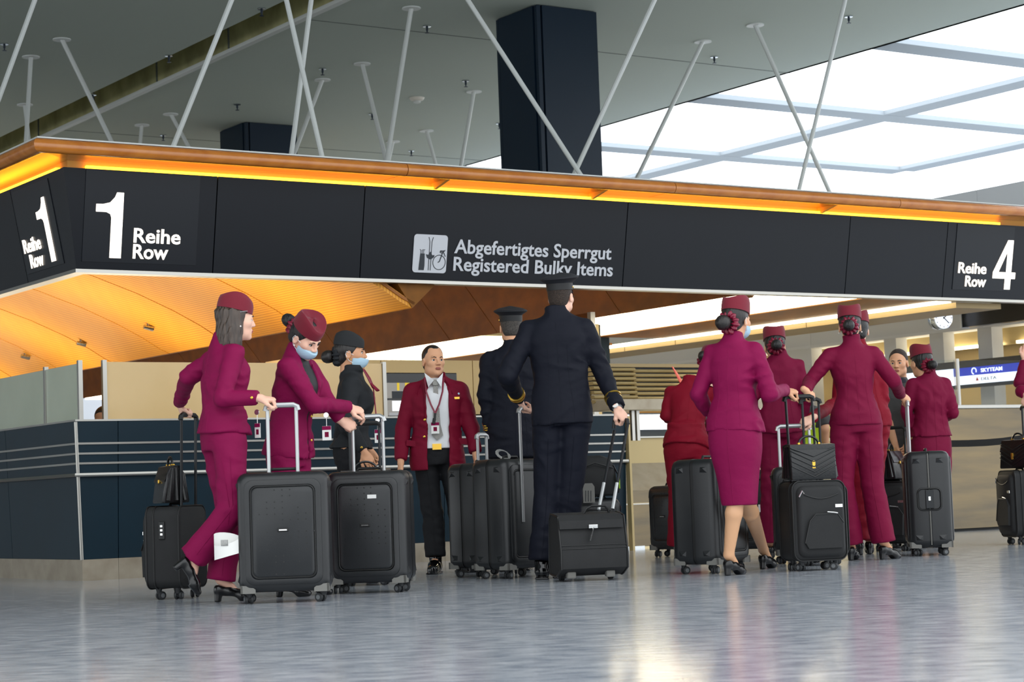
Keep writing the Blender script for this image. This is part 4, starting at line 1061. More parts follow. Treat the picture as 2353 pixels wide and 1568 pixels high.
        w = pnoise(P*2.6, seed+7)
        Q = P*fr_; Q[:, 2] += w*2.4+P[:, 0]*1.7; Q[:, 0] += w*1.5
        n1 = pnoise(Q, seed); n2 = pnoise(P*3.4+9.1, seed+3); n3 = pnoise(Q*2.1, seed+5)
        rg = 1-np.minimum(np.abs(n1)*3.2, 1.)
        d = rg*np.clip(.35+1.5*n2, 0, 1.2)+.35*n3
        s.f[ii] -= (amp*(d-.25)).astype(np.float32)
    def mesh(s, it=1):
        V, F = surface_nets(s.f, s.lo, s.h)
        return (relax(V, F, it) if it and len(V) else V), F

def bbox(pts, m):
    P = np.array(pts); return P.min(0)-m, P.max(0)+m

mat('maroon', (124, 1, 64), .72, bump=(11, .30, 4), spec=.22, stretch=(1, 1, 1.4))
mat('maroon_deep', (112, 1, 48), .72, bump=(11, .30, 4), spec=.22, stretch=(1, 1, 1.4))
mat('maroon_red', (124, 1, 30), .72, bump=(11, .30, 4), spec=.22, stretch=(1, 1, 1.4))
mat('maroon_hat', (112, 2, 32), .8, bump=(260, .06), sheen=.12)
mat('maroon_silk', (120, 10, 44), .38, bump=(30, .1))
mat('blazer', (112, 0, 36), .72, bump=(11, .30, 4), spec=.22, stretch=(1, 1, 1.4))
mat('navy', (13, 16, 28), .72, bump=(11, .30, 4), spec=.22, stretch=(1, 1, 1.4))
mat('navy_trouser', (9, 13, 27), .72, bump=(11, .30, 4), spec=.22, stretch=(1, 1, 1.4))
mat('charcoal', (34, 36, 39), .72, bump=(11, .30, 4), spec=.22, stretch=(1, 1, 1.4))
mat('charcoal_trouser', (22, 23, 26), .72, bump=(11, .30, 4), spec=.22, stretch=(1, 1, 1.4))
mat('cap_cloth', (19, 21, 28), .75, bump=(260, .06))
mat('cap_band', (11, 12, 14), .6, bump=(200, .05))
mat('grey_hat', (32, 34, 36), .85, bump=(260, .08))
mat('hair_dark', (28, 23, 21), .42, bump=(70, .35, 6), stretch=(1, 1, .12))
mat('hair_black', (17, 15, 15), .42, bump=(90, .6, 6), stretch=(1, 1, .12))
mat('hair_brown', (76, 60, 49), .36, bump=(80, .5, 6), stretch=(1, 1, .06), var=(60, (36, 28, 22)))
mat('hair_grey', (78, 72, 66), .6, bump=(150, .5, 6), var=(90, (40, 36, 33)))
mat('hair_short', (66, 50, 39), .65, bump=(160, .9, 6), var=(110, (36, 27, 21)))
mat('skin_fair', (232, 184, 160), .5, spec=.35)
mat('skin_tan', (216, 162, 126), .5, spec=.35)
mat('skin_brown', (204, 150, 114), .5, spec=.35)
mat('tights', (214, 164, 124), .45)
mat('lips', (176, 92, 84), .45)
mat('lips_tan', (152, 84, 74), .45)
mat('eye_white', (226, 222, 216), .25)
mat('iris', (26, 17, 13), .35)
mat('mask_blue', (166, 196, 214), .8, bump=(90, .1), stretch=(.1, .1, 1))
mat('mask_white', (226, 230, 232), .8)
mat('shirt_white', (222, 224, 226), .7, bump=(20, .08))
mat('blouse_black', (18, 19, 24), .6)
mat('tie_grey', (122, 120, 116), .5, var=(160, (160, 158, 152)))
mat('shoe_black', (13, 13, 14), .22)
mat('shoe_patent', (10, 10, 11), .12)
mat('pearl', (236, 232, 226), .2)
mat('tee_grey', (72, 72, 72), .72, bump=(11, .30, 4), spec=.22, stretch=(1, 1, 1.4))
mat('tee_navy', (28, 32, 44), .85)
mat('hi_vis', (190, 225, 30), .6)
mat('red_ribbon', (196, 24, 24), .6)
mat('nail_red', (150, 14, 34), .25)

# ---- heads (cached, local frame x right, y forward, z up, eye line at z = 0)
def make_head(male):
    f = Field((-.12, -.14, -.22), (.12, .15, .14), .0042)
    w = 1.0 if male else .95
    f.ell((0, -.018, .032), (.077*w, .096, .086), 0)
    f.ell((0, .022, -.032), (.062*w, .070, .084), .03)
    f.ell((0, .036, -.084), ((.046 if male else .038), .046, .03), .03)
    for x in (-1, 1):
        f.ell((x*.042*w, .052, -.022), (.026, .028, .026), .02)
        if male: f.ell((x*.048, .012, -.072), (.018, .034, .022), .025)
    f.cone((-.034, .080, .016), (.034, .080, .016), .012, .012, .018)
    for x in (-1, 1): f.ell((x*.031, .102, -.001), (.019, .016, .0125), .014, op='s')
    f.cone((0, .088, .010), (0, .110 if male else .106, -.030), .0075, .0105, .014)
    for x in (-1, 1): f.ell((x*.0125, .099, -.034), (.009, .011, .0075), .007)
    f.ell((0, .091, -.062), (.023, .010, .0055), .008); f.ell((0, .090, -.0715), (.019, .010, .0065), .007)
    f.cone((-.02, .104, -.0668), (.02, .104, -.0668), .0018, .0018, .004, op='s')
    f.ell((0, .074, -.102), (.022 if male else .017, .018, .016), .02)
    for x in (-1, 1):
        R = np.array(Matrix.Rotation(-.25, 3, 'X'))
        f.ell((x*.079*w, -.008, -.014), (.009, .019, .032), .006, R=R); f.ell((x*.086*w, -.004, -.010), (.006, .010, .018), .004, R=R, op='s')
    f.cone((0, -.028, -.06), (0, -.045, -.21), .057 if male else .047, .058 if male else .048, .03)
    V, F = f.mesh(1)
    c = V[F].mean(1)
    lip = (np.abs(c[:, 0]) < .0225) & (c[:, 1] > .088) & (c[:, 2] < -.0565) & (c[:, 2] > -.078) & (((c[:, 0]/.024)**2+((c[:, 2]+.067)/.0115)**2) < 1)
    return V, F, lip.astype(int)
HEADS = {True: make_head(True), False: make_head(False)}
# ---- hands (cached, x toward thumb side, y along fingers, z back of the hand; origin at the wrist)
def make_hand(style):
    f = Field((-.09, -.07, -.12), (.10, .21, .07), .0035)
    f.cone((0, -.026, 0), (0, .005, 0), .024, .024, .0)
    R = None
    f.ell((.002, .048, -.002), (.039, .052, .0165), .02); f.ell((.018, .03, -.010), (.02, .032, .015), .015)
    curl = {'grip': (62, 78, 45), 'relax': (28, 38, 24), 'point': (45, 40, 20), 'flat': (10, 12, 8)}[style]
    for i, (x, y, l, r) in enumerate(((.029, .090, .044, .0088), (.010, .096, .049, .0092), (-.010, .093, .046, .0087), (-.028, .083, .036, .0078))):
        p = np.array([x, y-.012, -.001]); a = 0; sp = (x-.0)*.9
        seg = [l, l*.62, l*.5]
        f.cone((x*.8, .05, -.002), p, .011, r*1.08, .008)
        for s_, c_ in zip(seg, curl):
            a += math.radians(c_+(4*i if style != 'flat' else 0)); d = np.array([sp*(.35 if style == 'grip' else .8)*math.cos(a)*.4, math.cos(a), -math.sin(a)])
            q = p+nrm(d)*s_; f.cone(p, q, r, r*.9, .0035); p = q; r *= .94
    if style == 'grip':
        t = [(.026, .022, -.010), (.046, .050, -.026), (.040, .078, -.046), (.022, .090, -.058)]
    else:
        t = [(.026, .020, -.008), (.050, .045, -.018), (.056, .076, -.024), (.052, .098, -.030)]
    f.chain(t, [.014, .012, .0105, .0085], .008)
    return f.mesh(1)
HANDS = {s_: make_hand(s_) for s_ in ('grip', 'relax', 'point')}
def hand_mesh(style, wrist, ydir, zdir, left, scale=1.):
    V, F = HANDS[style]
    V = V.copy()*scale
    if left: V[:, 0] *= -1; F = F[:, ::-1]
    y = nrm(ydir); z = np.asarray(zdir, float); z = nrm(z-y*(z@y)); x = np.cross(y, z)
    return np.asarray(wrist)+V[:, :1]*x+V[:, 1:2]*y+V[:, 2:]*z, F

class HF:       # head frame
    def __init__(s, c, yaw, pitch=0., roll=0., k=1.):
        a = math.radians(yaw); p = math.radians(pitch); r = math.radians(roll)
        fwd = np.array([math.cos(a), math.sin(a), 0]); rt = np.array([math.sin(a), -math.cos(a), 0]); up = UPV
        s.y = fwd*math.cos(p)+up*math.sin(p); z = up*math.cos(p)-fwd*math.sin(p)
        s.x = rt*math.cos(r)-z*math.sin(r); s.z = z*math.cos(r)+rt*math.sin(r)
        s.c = np.asarray(c, float); s.k = k
    def T(s, V):
        V = np.asarray(V, float)*s.k; return s.c+V[..., :1]*s.x+V[..., 1:2]*s.y+V[..., 2:]*s.z
    def P(s, x, y, z): return s.T(np.array([[x, y, z]]))[0]

_HC = {}
def hair_mesh(kind):
    if kind in _HC: return _HC[kind]
    f = Field((-.13, -.17, -.2), (.13, .13, .15), .005)
    if kind in ('short', 'receding'):
        f.ell((0, -.021, .033), (.0805, .0995, .0895), 0); f.ell((0, -.045, -.03), (.066, .065, .062), .025)
        if kind == 'short': f.half((0, .060, .082), (0, .82, -.57))
        else:
            f.half((0, .056, .086), (0, .78, -.62))
            for x in (-1, 1): f.ell((x*.05, .075, .085), (.03, .045, .03), .012, op='s')
        f.half((0, 0, -.072), (0, 0, -1))
        for x in (-1, 1): f.ell((x*.09, .02, -.035), (.035, .055, .05), .006, op='s')
        f.ell((0, .125, -.02), (.10, .09, .095), .006, op='s')
    elif kind == 'back':
        f.ell((0, -.022, .032), (.081, .101, .090), 0); f.ell((0, -.06, -.035), (.058, .055, .045), .03)
        f.half((0, .072, .062), (0, .80, -.6))
        f.ell((0, .125, -.03), (.10, .10, .09), .0, op='s')
        for x in (-1, 1): f.ell((x*.095, -.002, -.02), (.03, .022, .034), .0, op='s')
    elif kind == 'bob':
        f.ell((0, -.022, .032), (.084, .104, .091), 0); f.half((0, .075, .06), (0, .80, -.6))
        f.loft((0, -.038, -.165), (0, -.030, .05), [(0, .090, .074, -.004), (.35, .094, .080, -.004), (.7, .090, .084, 0), (1, .083, .094, 0)], (0, 1, 0), .012)
        f.loft((0, .055, -.19), (0, .055, .03), [(0, .066, .075, .0), (1, .070, .075, .01)], (0, 1, 0), .008, op='s')
        f.folds(.003, 3, wl=(.018, .035), dirs=(1, .5, .02))
    V, F = f.mesh(1); _HC[kind] = (V, F); return V, F
def mask_mesh():
    if 'mask' in _HC: return _HC['mask']
    f = Field((-.09, -.02, -.15), (.09, .15, .02), .0042)
    f.ell((0, .036, -.058), (.066, .076, .064), 0); f.ell((0, .09, -.045), (.022, .030, .034), .03)
    f.half((0, .0, -.018), (0, .25, 1)); f.half((0, .022, 0), (0, -1, .15))
    V, F = f.mesh(2); _HC['mask'] = (V, F); return V, F
def crew_hat(hf, root, m='maroon_hat', tilt=12, rolld=0):
    """domed side cap: flaring wall, raised side rims and a folded hollow in the crown"""
    V = []; n = 36; rings = []
    a0, b0 = .087, .108
    t = math.radians(tilt); rl = math.radians(rolld)
    def put(x, y, z):
        y2 = y*math.cos(t)+z*math.sin(t)*1.0; z2 = z*math.cos(t)-y*math.sin(t)
        x2 = x*math.cos(rl)+z2*math.sin(rl); z2 = z2*math.cos(rl)-x*math.sin(rl)
        return hf.P(x2, y2-.012, z2+.052)
    prof = [(.98, 0, 0), (1.0, 0, 0), (1.005, .35, 0), (.985, .7, 0), (.93, .97, 0), (.89, 1.0, 0), (.84, .97, .2), (.66, .86, .7), (.4, .76, 1), (.15, .72, 1), (.02, .71, 1)]
    for sc, hz, dip in prof:
        r_ = []
        for j in range(n):
            q = 2*math.pi*j/n; H = .086+.018*math.cos(2*q)-.008*math.sin(q)
            x = a0*sc*math.cos(q); y = b0*sc*math.sin(q)
            zz = H*hz if dip == 0 else H*hz+.016*dip*math.exp(-(x/.022)**2)
            r_.append(put(x, y, zz))
        rings.append(r_)
    q = MB(); q.loft(rings); return q.build('hat', m, root, True, 50)
def torus_ruffle(c, ax, R_, r_, name, m, root, n=40, waves=13, amp=.3):
    ax = nrm(ax); u = nrm(np.cross(ax, (0.3, .2, 1))); w = np.cross(ax, u); rings = []
    for i in range(n*2):
        q = 2*math.pi*i/(n*2); d = u*math.cos(q)+w*math.sin(q)
        rr = r_*(1+amp*math.sin(waves*q)+.15*math.sin(5*q+1)); cc = np.asarray(c)+d*(R_+.12*r_*math.sin(waves*q*.5))
        rings.append([cc+rr*(math.cos(p)*d+math.sin(p)*ax*1.25) for p in [2*math.pi*j/9 for j in range(9)]])
    rings.append(rings[0]); q = MB(); q.loft(rings, cap=False); return q.build(name, m, root, True, 180)
def bun(hf, root, hair='hair_dark', tie='maroon_silk', y=-.135, z=-.005, r=.042, x=0.):
    c = hf.P(x, y, z); q = MB()
    q.rev(c-hf.y*.03, -hf.y, [(r*.9, -.03), (r*1.02, .0), (r, .02), (r*.78, .04), (r*.42, .052), (.004, .055)], 20); q.build('hair_bun', hair, root, True, 180)
    if tie: torus_ruffle(hf.P(x, y+.03, z), hf.y, r*1.12, .020, 'hair_scrunchie', tie, root)
def pilot_cap(hf, root, tilt=4):
    q = MB(); z0 = .048; t = math.radians(tilt)
    def ringf(a, b, z, yo=0., lift=0.):
        out = []
        for j in range(32):
            p = 2*math.pi*j/32; x = a*math.cos(p); y = b*math.sin(p)+yo; zz = z+lift*math.sin(p)
            out.append(hf.P(x, y*math.cos(t)-zz*math.sin(t)-.014, zz*math.cos(t)+y*math.sin(t)))
        return out
    q.loft([ringf(.086, .106, z0-.006), ringf(.087, .107, z0+.038)]); q.build('cap_band', 'cap_band', root, True, 40)
    q = MB(); q.loft([ringf(.087, .107, z0+.038), ringf(.09, .112, z0+.045), ringf(.118, .138, z0+.064, .004, .006), ringf(.128, .148, z0+.073, .006, .010), ringf(.126, .146, z0+.080, .006, .013), ringf(.09, .10, z0+.095, .0, .014), ringf(.03, .03, z0+.101, .0, .014)]); q.build('cap_crown', 'cap_cloth', root, True, 60)
    q = MB(); A = [hf.P(.078*math.cos(p), .10*math.sin(p)-.014, z0+.008) for p in np.linspace(.5, math.pi-.5, 12)]; B = [hf.P(.083*math.cos(p), .10*math.sin(p)+.048*math.sin((p-.5)/(math.pi-1)*math.pi)-.014, z0-.018) for p in np.linspace(.5, math.pi-.5, 12)]
    A2 = [p-hf.z*.005 for p in A]; B2 = [p-hf.z*.005 for p in B]
    q.loft([A, B, B2, A2, A], cap=False, closed=False); q.build('cap_visor', 'shoe_patent', root, True, 40)
    q = MB(); q.tube([hf.P(.088*math.cos(p), .108*math.sin(p)-.014, z0+.012) for p in np.linspace(.2, math.pi-.2, 12)], .004, 6); q.build('cap_cord', 'gold', root, True)
# ------------------------------------------------------------------ people
def make_shoe(kind):
    f = Field((-.06, -.07, -.02), (.06, .28, .16), .0048)
    if kind == 'pump':
        f.cone((0, .018, .078), (0, .075, .062), .034, .032, 0); f.cone((0, .075, .062), (0, .15, .032), .032, .035, .02); f.cone((0, .15, .032), (0, .205, .020), .034, .020, .02)
        f.ell((0, .06, .128), (.029, .075, .062), .006, op='s'); f.half((0, 0, .0), (0, 0, -1))
        f.ell((0, .075, .0), (.06, .062, .034), .006, op='s')
        f.cone((0, .012, .06), (0, .004, -.02), .026, .017, .01); f.half((0, 0, 0), (0, 0, -1))
    else:
        f.cone((0, .0, .045), (0, .10, .048), .041, .043, 0); f.cone((0, .10, .048), (0, .215, .030), .044, .037, .02); f.cone((0, .01, .06), (0, .03, .115), .042, .046, .02)
        f.half((0, 0, 0), (0, 0, -1)); f.half((0, 0, .118), (0, 0, 1))
        f.put((-.06, -.06, -.01), (.06, .27, .03), lambda X: np.maximum(np.maximum(np.abs(X[..., 0])-.043, np.abs(X[..., 1]-.1)-.145), np.abs(X[..., 2]-.006)-.006), .008)
    return f.mesh(1)
SHOES = {k: make_shoe(k) for k in ('pump', 'oxford')}
class Foot:
    def __init__(s, heel, yaw, pitch=0., k=1.):
        a = math.radians(yaw); p = math.radians(pitch); fw = np.array([math.cos(a), math.sin(a), 0])
        s.x = np.array([math.sin(a), -math.cos(a), 0]); s.y = fw*math.cos(p)+UPV*math.sin(p); s.z = UPV*math.cos(p)-fw*math.sin(p)
        s.o = np.asarray(heel, float); s.k = k
    def T(s, V): V = np.asarray(V)*s.k; return s.o+V[:, :1]*s.x+V[:, 1:2]*s.y+V[:, 2:]*s.z
    def P(s, x, y, z): return s.T(np.array([[x, y, z]]))[0]
KF = [(.0, .176, .134), (.38, .126, .106), (.62, .146, .124, .012), (.78, .157, .122, .016), (.92, .150, .098, .0), (1.0, .112, .078, -.01), (1.08, .076, .070, -.014), (1.17, .059, .061, -.008), (1.25, .056, .058, 0)]
KM = [(.0, .196, .142), (.35, .178, .128), (.65, .196, .138, .008), (.85, .203, .132, .004), (.95, .180, .108, 0), (1.02, .126, .085, -.01), (1.10, .080, .075, -.012), (1.18, .066, .067, -.006)]

def joinm(parts):
    V = []; F = []; M_ = []; k = 0
    for v, f, m_ in parts:
        V.append(v); F.append(np.asarray(f)+k); k += len(v); M_ += list(m_) if hasattr(m_, '__len__') else [m_]*len(f)
    return np.concatenate(V), np.concatenate(F), M_

def person(label, Y, yaw, J, male=False, head=(0, 0, 0), skin='skin_fair', lips='lips', jacket='maroon', hem=-.17, trousers='maroon', skirt=None,
           shoe='pump', feet=None, hands=None, keys=None, rad=None, hair='back', hairm='hair_dark', hat='crew', hatm='maroon_hat', mask=False, bunp=None,
           tie='maroon_silk', vopen=None, inner=None, back_seam=True, hw=1.0, legr=None, ear=None, hscale=1., lean=None, tee=False, tdark=None, hattilt=12, group='airline crew', eyes=True, coarse=.0115, sleeve_to=1.0):
    j = lambda n, dz=0: at(J[n][0], J[n][1], Y+(J[n][2] if len(J[n]) > 2 else 0))
    a = math.radians(yaw); fwd = np.array([math.cos(a), math.sin(a), 0]); rt = np.array([math.sin(a), -math.cos(a), 0])
    hip, chest = j('hip'), j('chest')
    root = empty('person', (hip[0], hip[1], 0), label, 'person', group)
    hf = HF(j('head'), head[0], head[1], head[2], hscale)
    sw = .180 if male else .142; drop = .054 if male else .028
    sh = {}; el = {}; wr = {}
    for s_, sg in (('L', -1), ('R', 1)):
        sh[s_] = j('sh'+s_) if 'sh'+s_ in J else chest+rt*sg*sw*hw-UPV*drop
        el[s_] = j('el'+s_)
    hm = []
    for s_ in 'LR':
        st_, yd, zd, G = (hands or {}).get(s_, ('relax', None, None, None))
        if G is not None and yd is not None:
            y_ = nrm(yd); z_ = np.asarray(zd, float); z_ = nrm(z_-y_*(z_@y_)); wr[s_] = np.asarray(G)-y_*.084+z_*.036
        else: wr[s_] = j('wr'+s_)
        if yd is None: yd = wr[s_]-el[s_]
        if zd is None: zd = rt*(1 if s_ == 'R' else -1)+fwd*.3
        hm.append(hand_mesh(st_, wr[s_], yd, zd, s_ == 'L', 1.04 if male else .95))
    ru, rm, rw = rad or ((.076, .062, .047) if male else (.063, .052, .042))
    kb = keys or (KM if male else KF)
    # feet
    ft = {}
    for s_, sg in (('L', -1), ('R', 1)):
        px, dy, fy, *rest = feet[s_]
        pitch = rest[0] if rest else 0
        heel = gpt(px, Y+dy) if len(rest) < 2 else at(px, rest[1], Y+dy)
        ft[s_] = Foot(heel, fy, pitch, 1.08 if male else .98)
    hp = {s_: hip+rt*sg*(.092 if male else .085)-UPV*.03 for s_, sg in (('L', -1), ('R', 1))}
    kn = {s_: j('kn'+s_) for s_ in 'LR'}
    an = {s_: ft[s_].P(0, .03, .135 if shoe == 'pump' else .11) for s_ in 'LR'}
    # body: one figure from head to feet
    pts = [hip, chest]+list(el.values())+list(wr.values())+list(sh.values())+list(kn.values())+list(an.values())+[f_.o for f_ in ft.values()]+[f_.P(0, .2, 0) for f_ in ft.values()]
    lo, hi = bbox(pts, .19)
    B_ = Field(lo, hi, .0115 if skirt or tee else .015)
    B_.loft(hip-UPV*.02, chest, [(q[0], q[1]*.86, q[2]*.84)+tuple(q[3:]) for q in kb if q[0] < 1.1], fwd, 0)
    nk = hf.P(0, -.045, -.15)
    B_.cone(chest+UPV*.0, nk, .056 if male else .045, .052 if male else .043, .02)
    for s_ in 'LR':
        B_.chain([sh[s_], el[s_], wr[s_]], [ru*.72, rm*.74, .027], .02)
        B_.chain([hp[s_], kn[s_]], [.085, .058 if not male else .062], .03); 
        calf = kn[s_]+(an[s_]-kn[s_])*.32-fwd*.012
        B_.chain([kn[s_], calf, an[s_]], [.054, .054, .034], .02)
        B_.chain([an[s_], ft[s_].P(0, .10, .075 if shoe == 'pump' else .05)], [.033, .026], .015)
    bv, bf = B_.mesh(1)
    hv, hfac, hlip = HEADS[male]
    parts = [(bv, bf, 0), (hf.T(hv), hfac, hlip)]+[(v, f, 0) for v, f in hm]
    if skirt:
        cm = (bv[bf].mean(1)[:, 2] < hip[2]-.1).astype(int)*2; parts[0] = (bv, bf, cm)
    V, F, M_ = joinm(parts)
    mesh_obj('body', V, F.tolist(), [skin, lips, 'tights'], root, True, M_)
    # trousers / skirt
    if trousers:
        t0, t1, t2 = legr or ((.098, .078, .090) if not male else (.105, .086, .092))
        lo, hi = bbox([hip, chest]+list(kn.values())+[an[s_] for s_ in 'LR'], .2)
        T_ = Field(lo, hi, coarse)
        hw_, hb_ = (.150, .118) if not male else (.166, .128)
        T_.loft(hip-UPV*.12, hip+UPV*.16, [(0, hw_*.92, hb_*.95, -.008), (.35, hw_*1.02, hb_*1.02, -.012), (.7, hw_*.97, hb_*.93, -.006), (1, hw_*.9, hb_*.86)], fwd, 0)
        for s_ in 'LR':
            e = an[s_]+(kn[s_]-an[s_])*(.03 if shoe == 'pump' else .06)
            T_.cone(hp[s_]-UPV*.03, kn[s_], t0, t1, .022); T_.cone(kn[s_], e-nrm(kn[s_]-an[s_])*.02, t1, t2, .014, flat=True)
        T_.folds(.014, int(Y*100) % 97)
        v, f = T_.mesh(1); tr = mesh_obj('trousers', v, f.tolist(), trousers, root, True)
        bt = BVHTree.FromPolygons([Vector(p) for p in v], [tuple(q) for q in f])
        vd = nrm(np.array([-hip[0], -hip[1], 0]))
        for s_ in 'LR':
            P_ = []
            for t in np.linspace(.15, .97, 16):
                p = hp[s_]+(kn[s_]-hp[s_])*t*2 if t < .5 else kn[s_]+(an[s_]-kn[s_])*(t-.5)*2
                hit = bt.ray_cast(Vector(p+vd*.4), Vector(-vd), .6)
                if hit[0] is not None and (np.array(hit[0])-p)@vd > 0: P_.append(np.array(hit[0])+vd*.0005)
            if len(P_) > 3:
                q = MB(); q.tube(P_, .0022, 5); q.build('crease', trousers, tr, True)
    if skirt:
        c0, c1 = hip+UPV*.08, at(*skirt[0]) ; kk = skirt[1]
        lo, hi = bbox([c0, c1], .24); S_ = Field(lo, hi, .009)
        S_.loft(c1, c0, kk, fwd, 0); S_.folds(.006, 5, (5., 5., 6.))
        v, f = S_.mesh(1); so = mesh_obj('skirt', v, f.tolist(), jacket, root, True)
        if back_seam:
            q = MB(); bt = BVHTree.FromPolygons([Vector(p) for p in v], [tuple(x) for x in f]); P_ = []
            for t in np.linspace(.02, .9, 14):
                p = c1+(c0-c1)*t; hit = bt.ray_cast(Vector(p-fwd*.5), Vector(fwd), .6)
                if hit[0] is not None: P_.append(np.array(hit[0]))
            if len(P_) > 2: q.tube(P_, .003, 5); q.build('back_seam', jacket, so, True)
    # jacket
    kj = [(hem, kb[0][1]*1.07, kb[0][2]*1.10)]+[(q[0], q[1]*1.02+.004, q[2]*1.02+.006)+tuple(q[3:]) for q in kb]
    lo, hi = bbox([hip, chest+UPV*.12]+list(el.values())+list(sh.values())+[wr[s_] for s_ in 'LR'], .2)
    lo[2] = min(lo[2], hip[2]-.25)
    Jk = Field(lo, hi, coarse*.9)
    Jk.loft(hip, chest, kj, fwd, 0)
    if vopen:
        ax = chest-hip; L_ = np.linalg.norm(ax); ax = ax/L_; vv = nrm(fwd-ax*(fwd@ax)); uu = np.cross(vv, ax)
        T0 = [q[0] for q in vopen]; W0 = [q[1] for q in vopen]
        def fn(X):
            q = X-hip; t = (q@ax)/L_; return np.maximum(np.abs(q@uu)-np.interp(t, T0, W0), .03-(q@vv))
        Jk.put(lo, hi, fn, 0, 's')
    for s_ in 'LR':
        Jk.cone(chest+UPV*.012-fwd*.012, sh[s_]+UPV*ru*.12, .052, ru*.86, .03)
        if tee:
            m_ = sh[s_]+(el[s_]-sh[s_])*.75; Jk.cone(sh[s_], m_, ru*1.0, rm*1.15, .03, flat=True)
        else:
            d = nrm(wr[s_]-el[s_]); Jk.chain([sh[s_], el[s_]], [ru, rm], .013); Jk.cone(el[s_], wr[s_]-d*.012, rm, rw, .010, flat=True)
    Jk.folds(.016, int(Y*100) % 53)
    v, f = Jk.mesh(1)
    jk = mesh_obj('jacket' if not tee else 't_shirt', v, f.tolist(), jacket, root, True)
    bt = BVHTree.FromPolygons([Vector(p) for p in v], [tuple(x) for x in f])
    if back_seam:
        for off, nm in ((0, 'back_seam'), (-.085, 'side_seam'), (.085, 'side_seam')):
            P_ = []
            for t in np.linspace(hem+.02, .98 if off == 0 else .72, 18):
                p = hip+(chest-hip)*t+rt*off*(1-.25*(off != 0)*math.sin(max(t, 0)*3)); hit = bt.ray_cast(Vector(p-fwd*.6), Vector(fwd), .7)
                if hit[0] is not None: P_.append(np.array(hit[0])+fwd*.0008)
            if len(P_) > 3: q = MB(); q.tube(P_, .0024, 5); q.build(nm, jacket, jk, True)
    if inner:
        ki = [(q[0], q[1]*.93, q[2]*.95)+((q[3]+.003,) if len(q) > 3 else ()) for q in kb if q[0] < 1.15]
        lo, hi = bbox([hip, chest+UPV*.1], .24); S_ = Field(lo, hi, .009); S_.loft(hip-UPV*.0, chest, ki, fwd, 0); S_.folds(.004, 9)
        v, f = S_.mesh(1); mesh_obj('shirt' if male else 'blouse', v, f.tolist(), inner, root, True)
    # shoes
    for s_ in 'LR':
        v, f = SHOES[shoe]; mesh_obj('shoe', ft[s_].T(v), f.tolist(), 'shoe_black' if shoe == 'pump' else 'shoe_patent', root, True)
    # hair, hat, mask, eyes
    if hair:
        v, f = hair_mesh(hair); mesh_obj('hair', hf.T(v), f.tolist(), hairm, root, True)
    if hat == 'crew': crew_hat(hf, root, hatm, hattilt)
    elif hat == 'pilot': pilot_cap(hf, root)
    if bunp is not None: bun(hf, root, hairm, tie, **bunp)
    if mask:
        v, f = mask_mesh(); mo_ = mesh_obj('face_mask', hf.T(v), f.tolist(), mask, root, True)
        for sg in (-1, 1):
            q = MB(); q.tube([hf.P(sg*.052, .05, -.03), hf.P(sg*.073, .01, -.005), hf.P(sg*.082, -.018, .012), hf.P(sg*.084, -.026, -.01), hf.P(sg*.076, -.008, -.05), hf.P(sg*.05, .04, -.088)], .0022, 5); q.build('ear_loop', 'mask_white', mo_, True)
    if eyes:
        for sg in (-1, 1):
            q = MB(); c = hf.P(sg*.031, .0755, -.001); q.ball(c, .0128, 12); eo = q.build('eye', 'eye_white', root, True, 180)
            q = MB(); q.rev(hf.P(sg*.031, .0862, -.001), hf.y, [(.0072, -.001), (.0068, .0012), (.003, .0026)], 12); q.build('iris', 'iris', eo, True)
            q = MB(); q.tube([hf.P(sg*(.031+.0165*math.cos(p)), .0875-.006*abs(math.cos(p)), -.001+.0085*math.sin(p)) for p in np.linspace(.15, math.pi-.15, 7)], .0028, 5); q.build('eyelid', skin if not mask else hairm, eo, True)
            q = MB(); q.tube([hf.P(sg*.014, .0945, .017), hf.P(sg*.03, .0945, .022), hf.P(sg*.047, .082, .017)], [.0028, .0034, .0018], 6); q.build('eyebrow', 'hair_black', root, True)
    if ear:
        for sg in (-1, 1): q = MB(); q.ball(hf.P(sg*.083, .004, -.046), .0055, 10); q.build('earring', ear, root, True, 180)
    return dict(root=root, hf=hf, hip=hip, chest=chest, fwd=fwd, rt=rt, sh=sh, el=el, wr=wr, bvh=bt, jacket=jk, rw=rw, rm=rm)

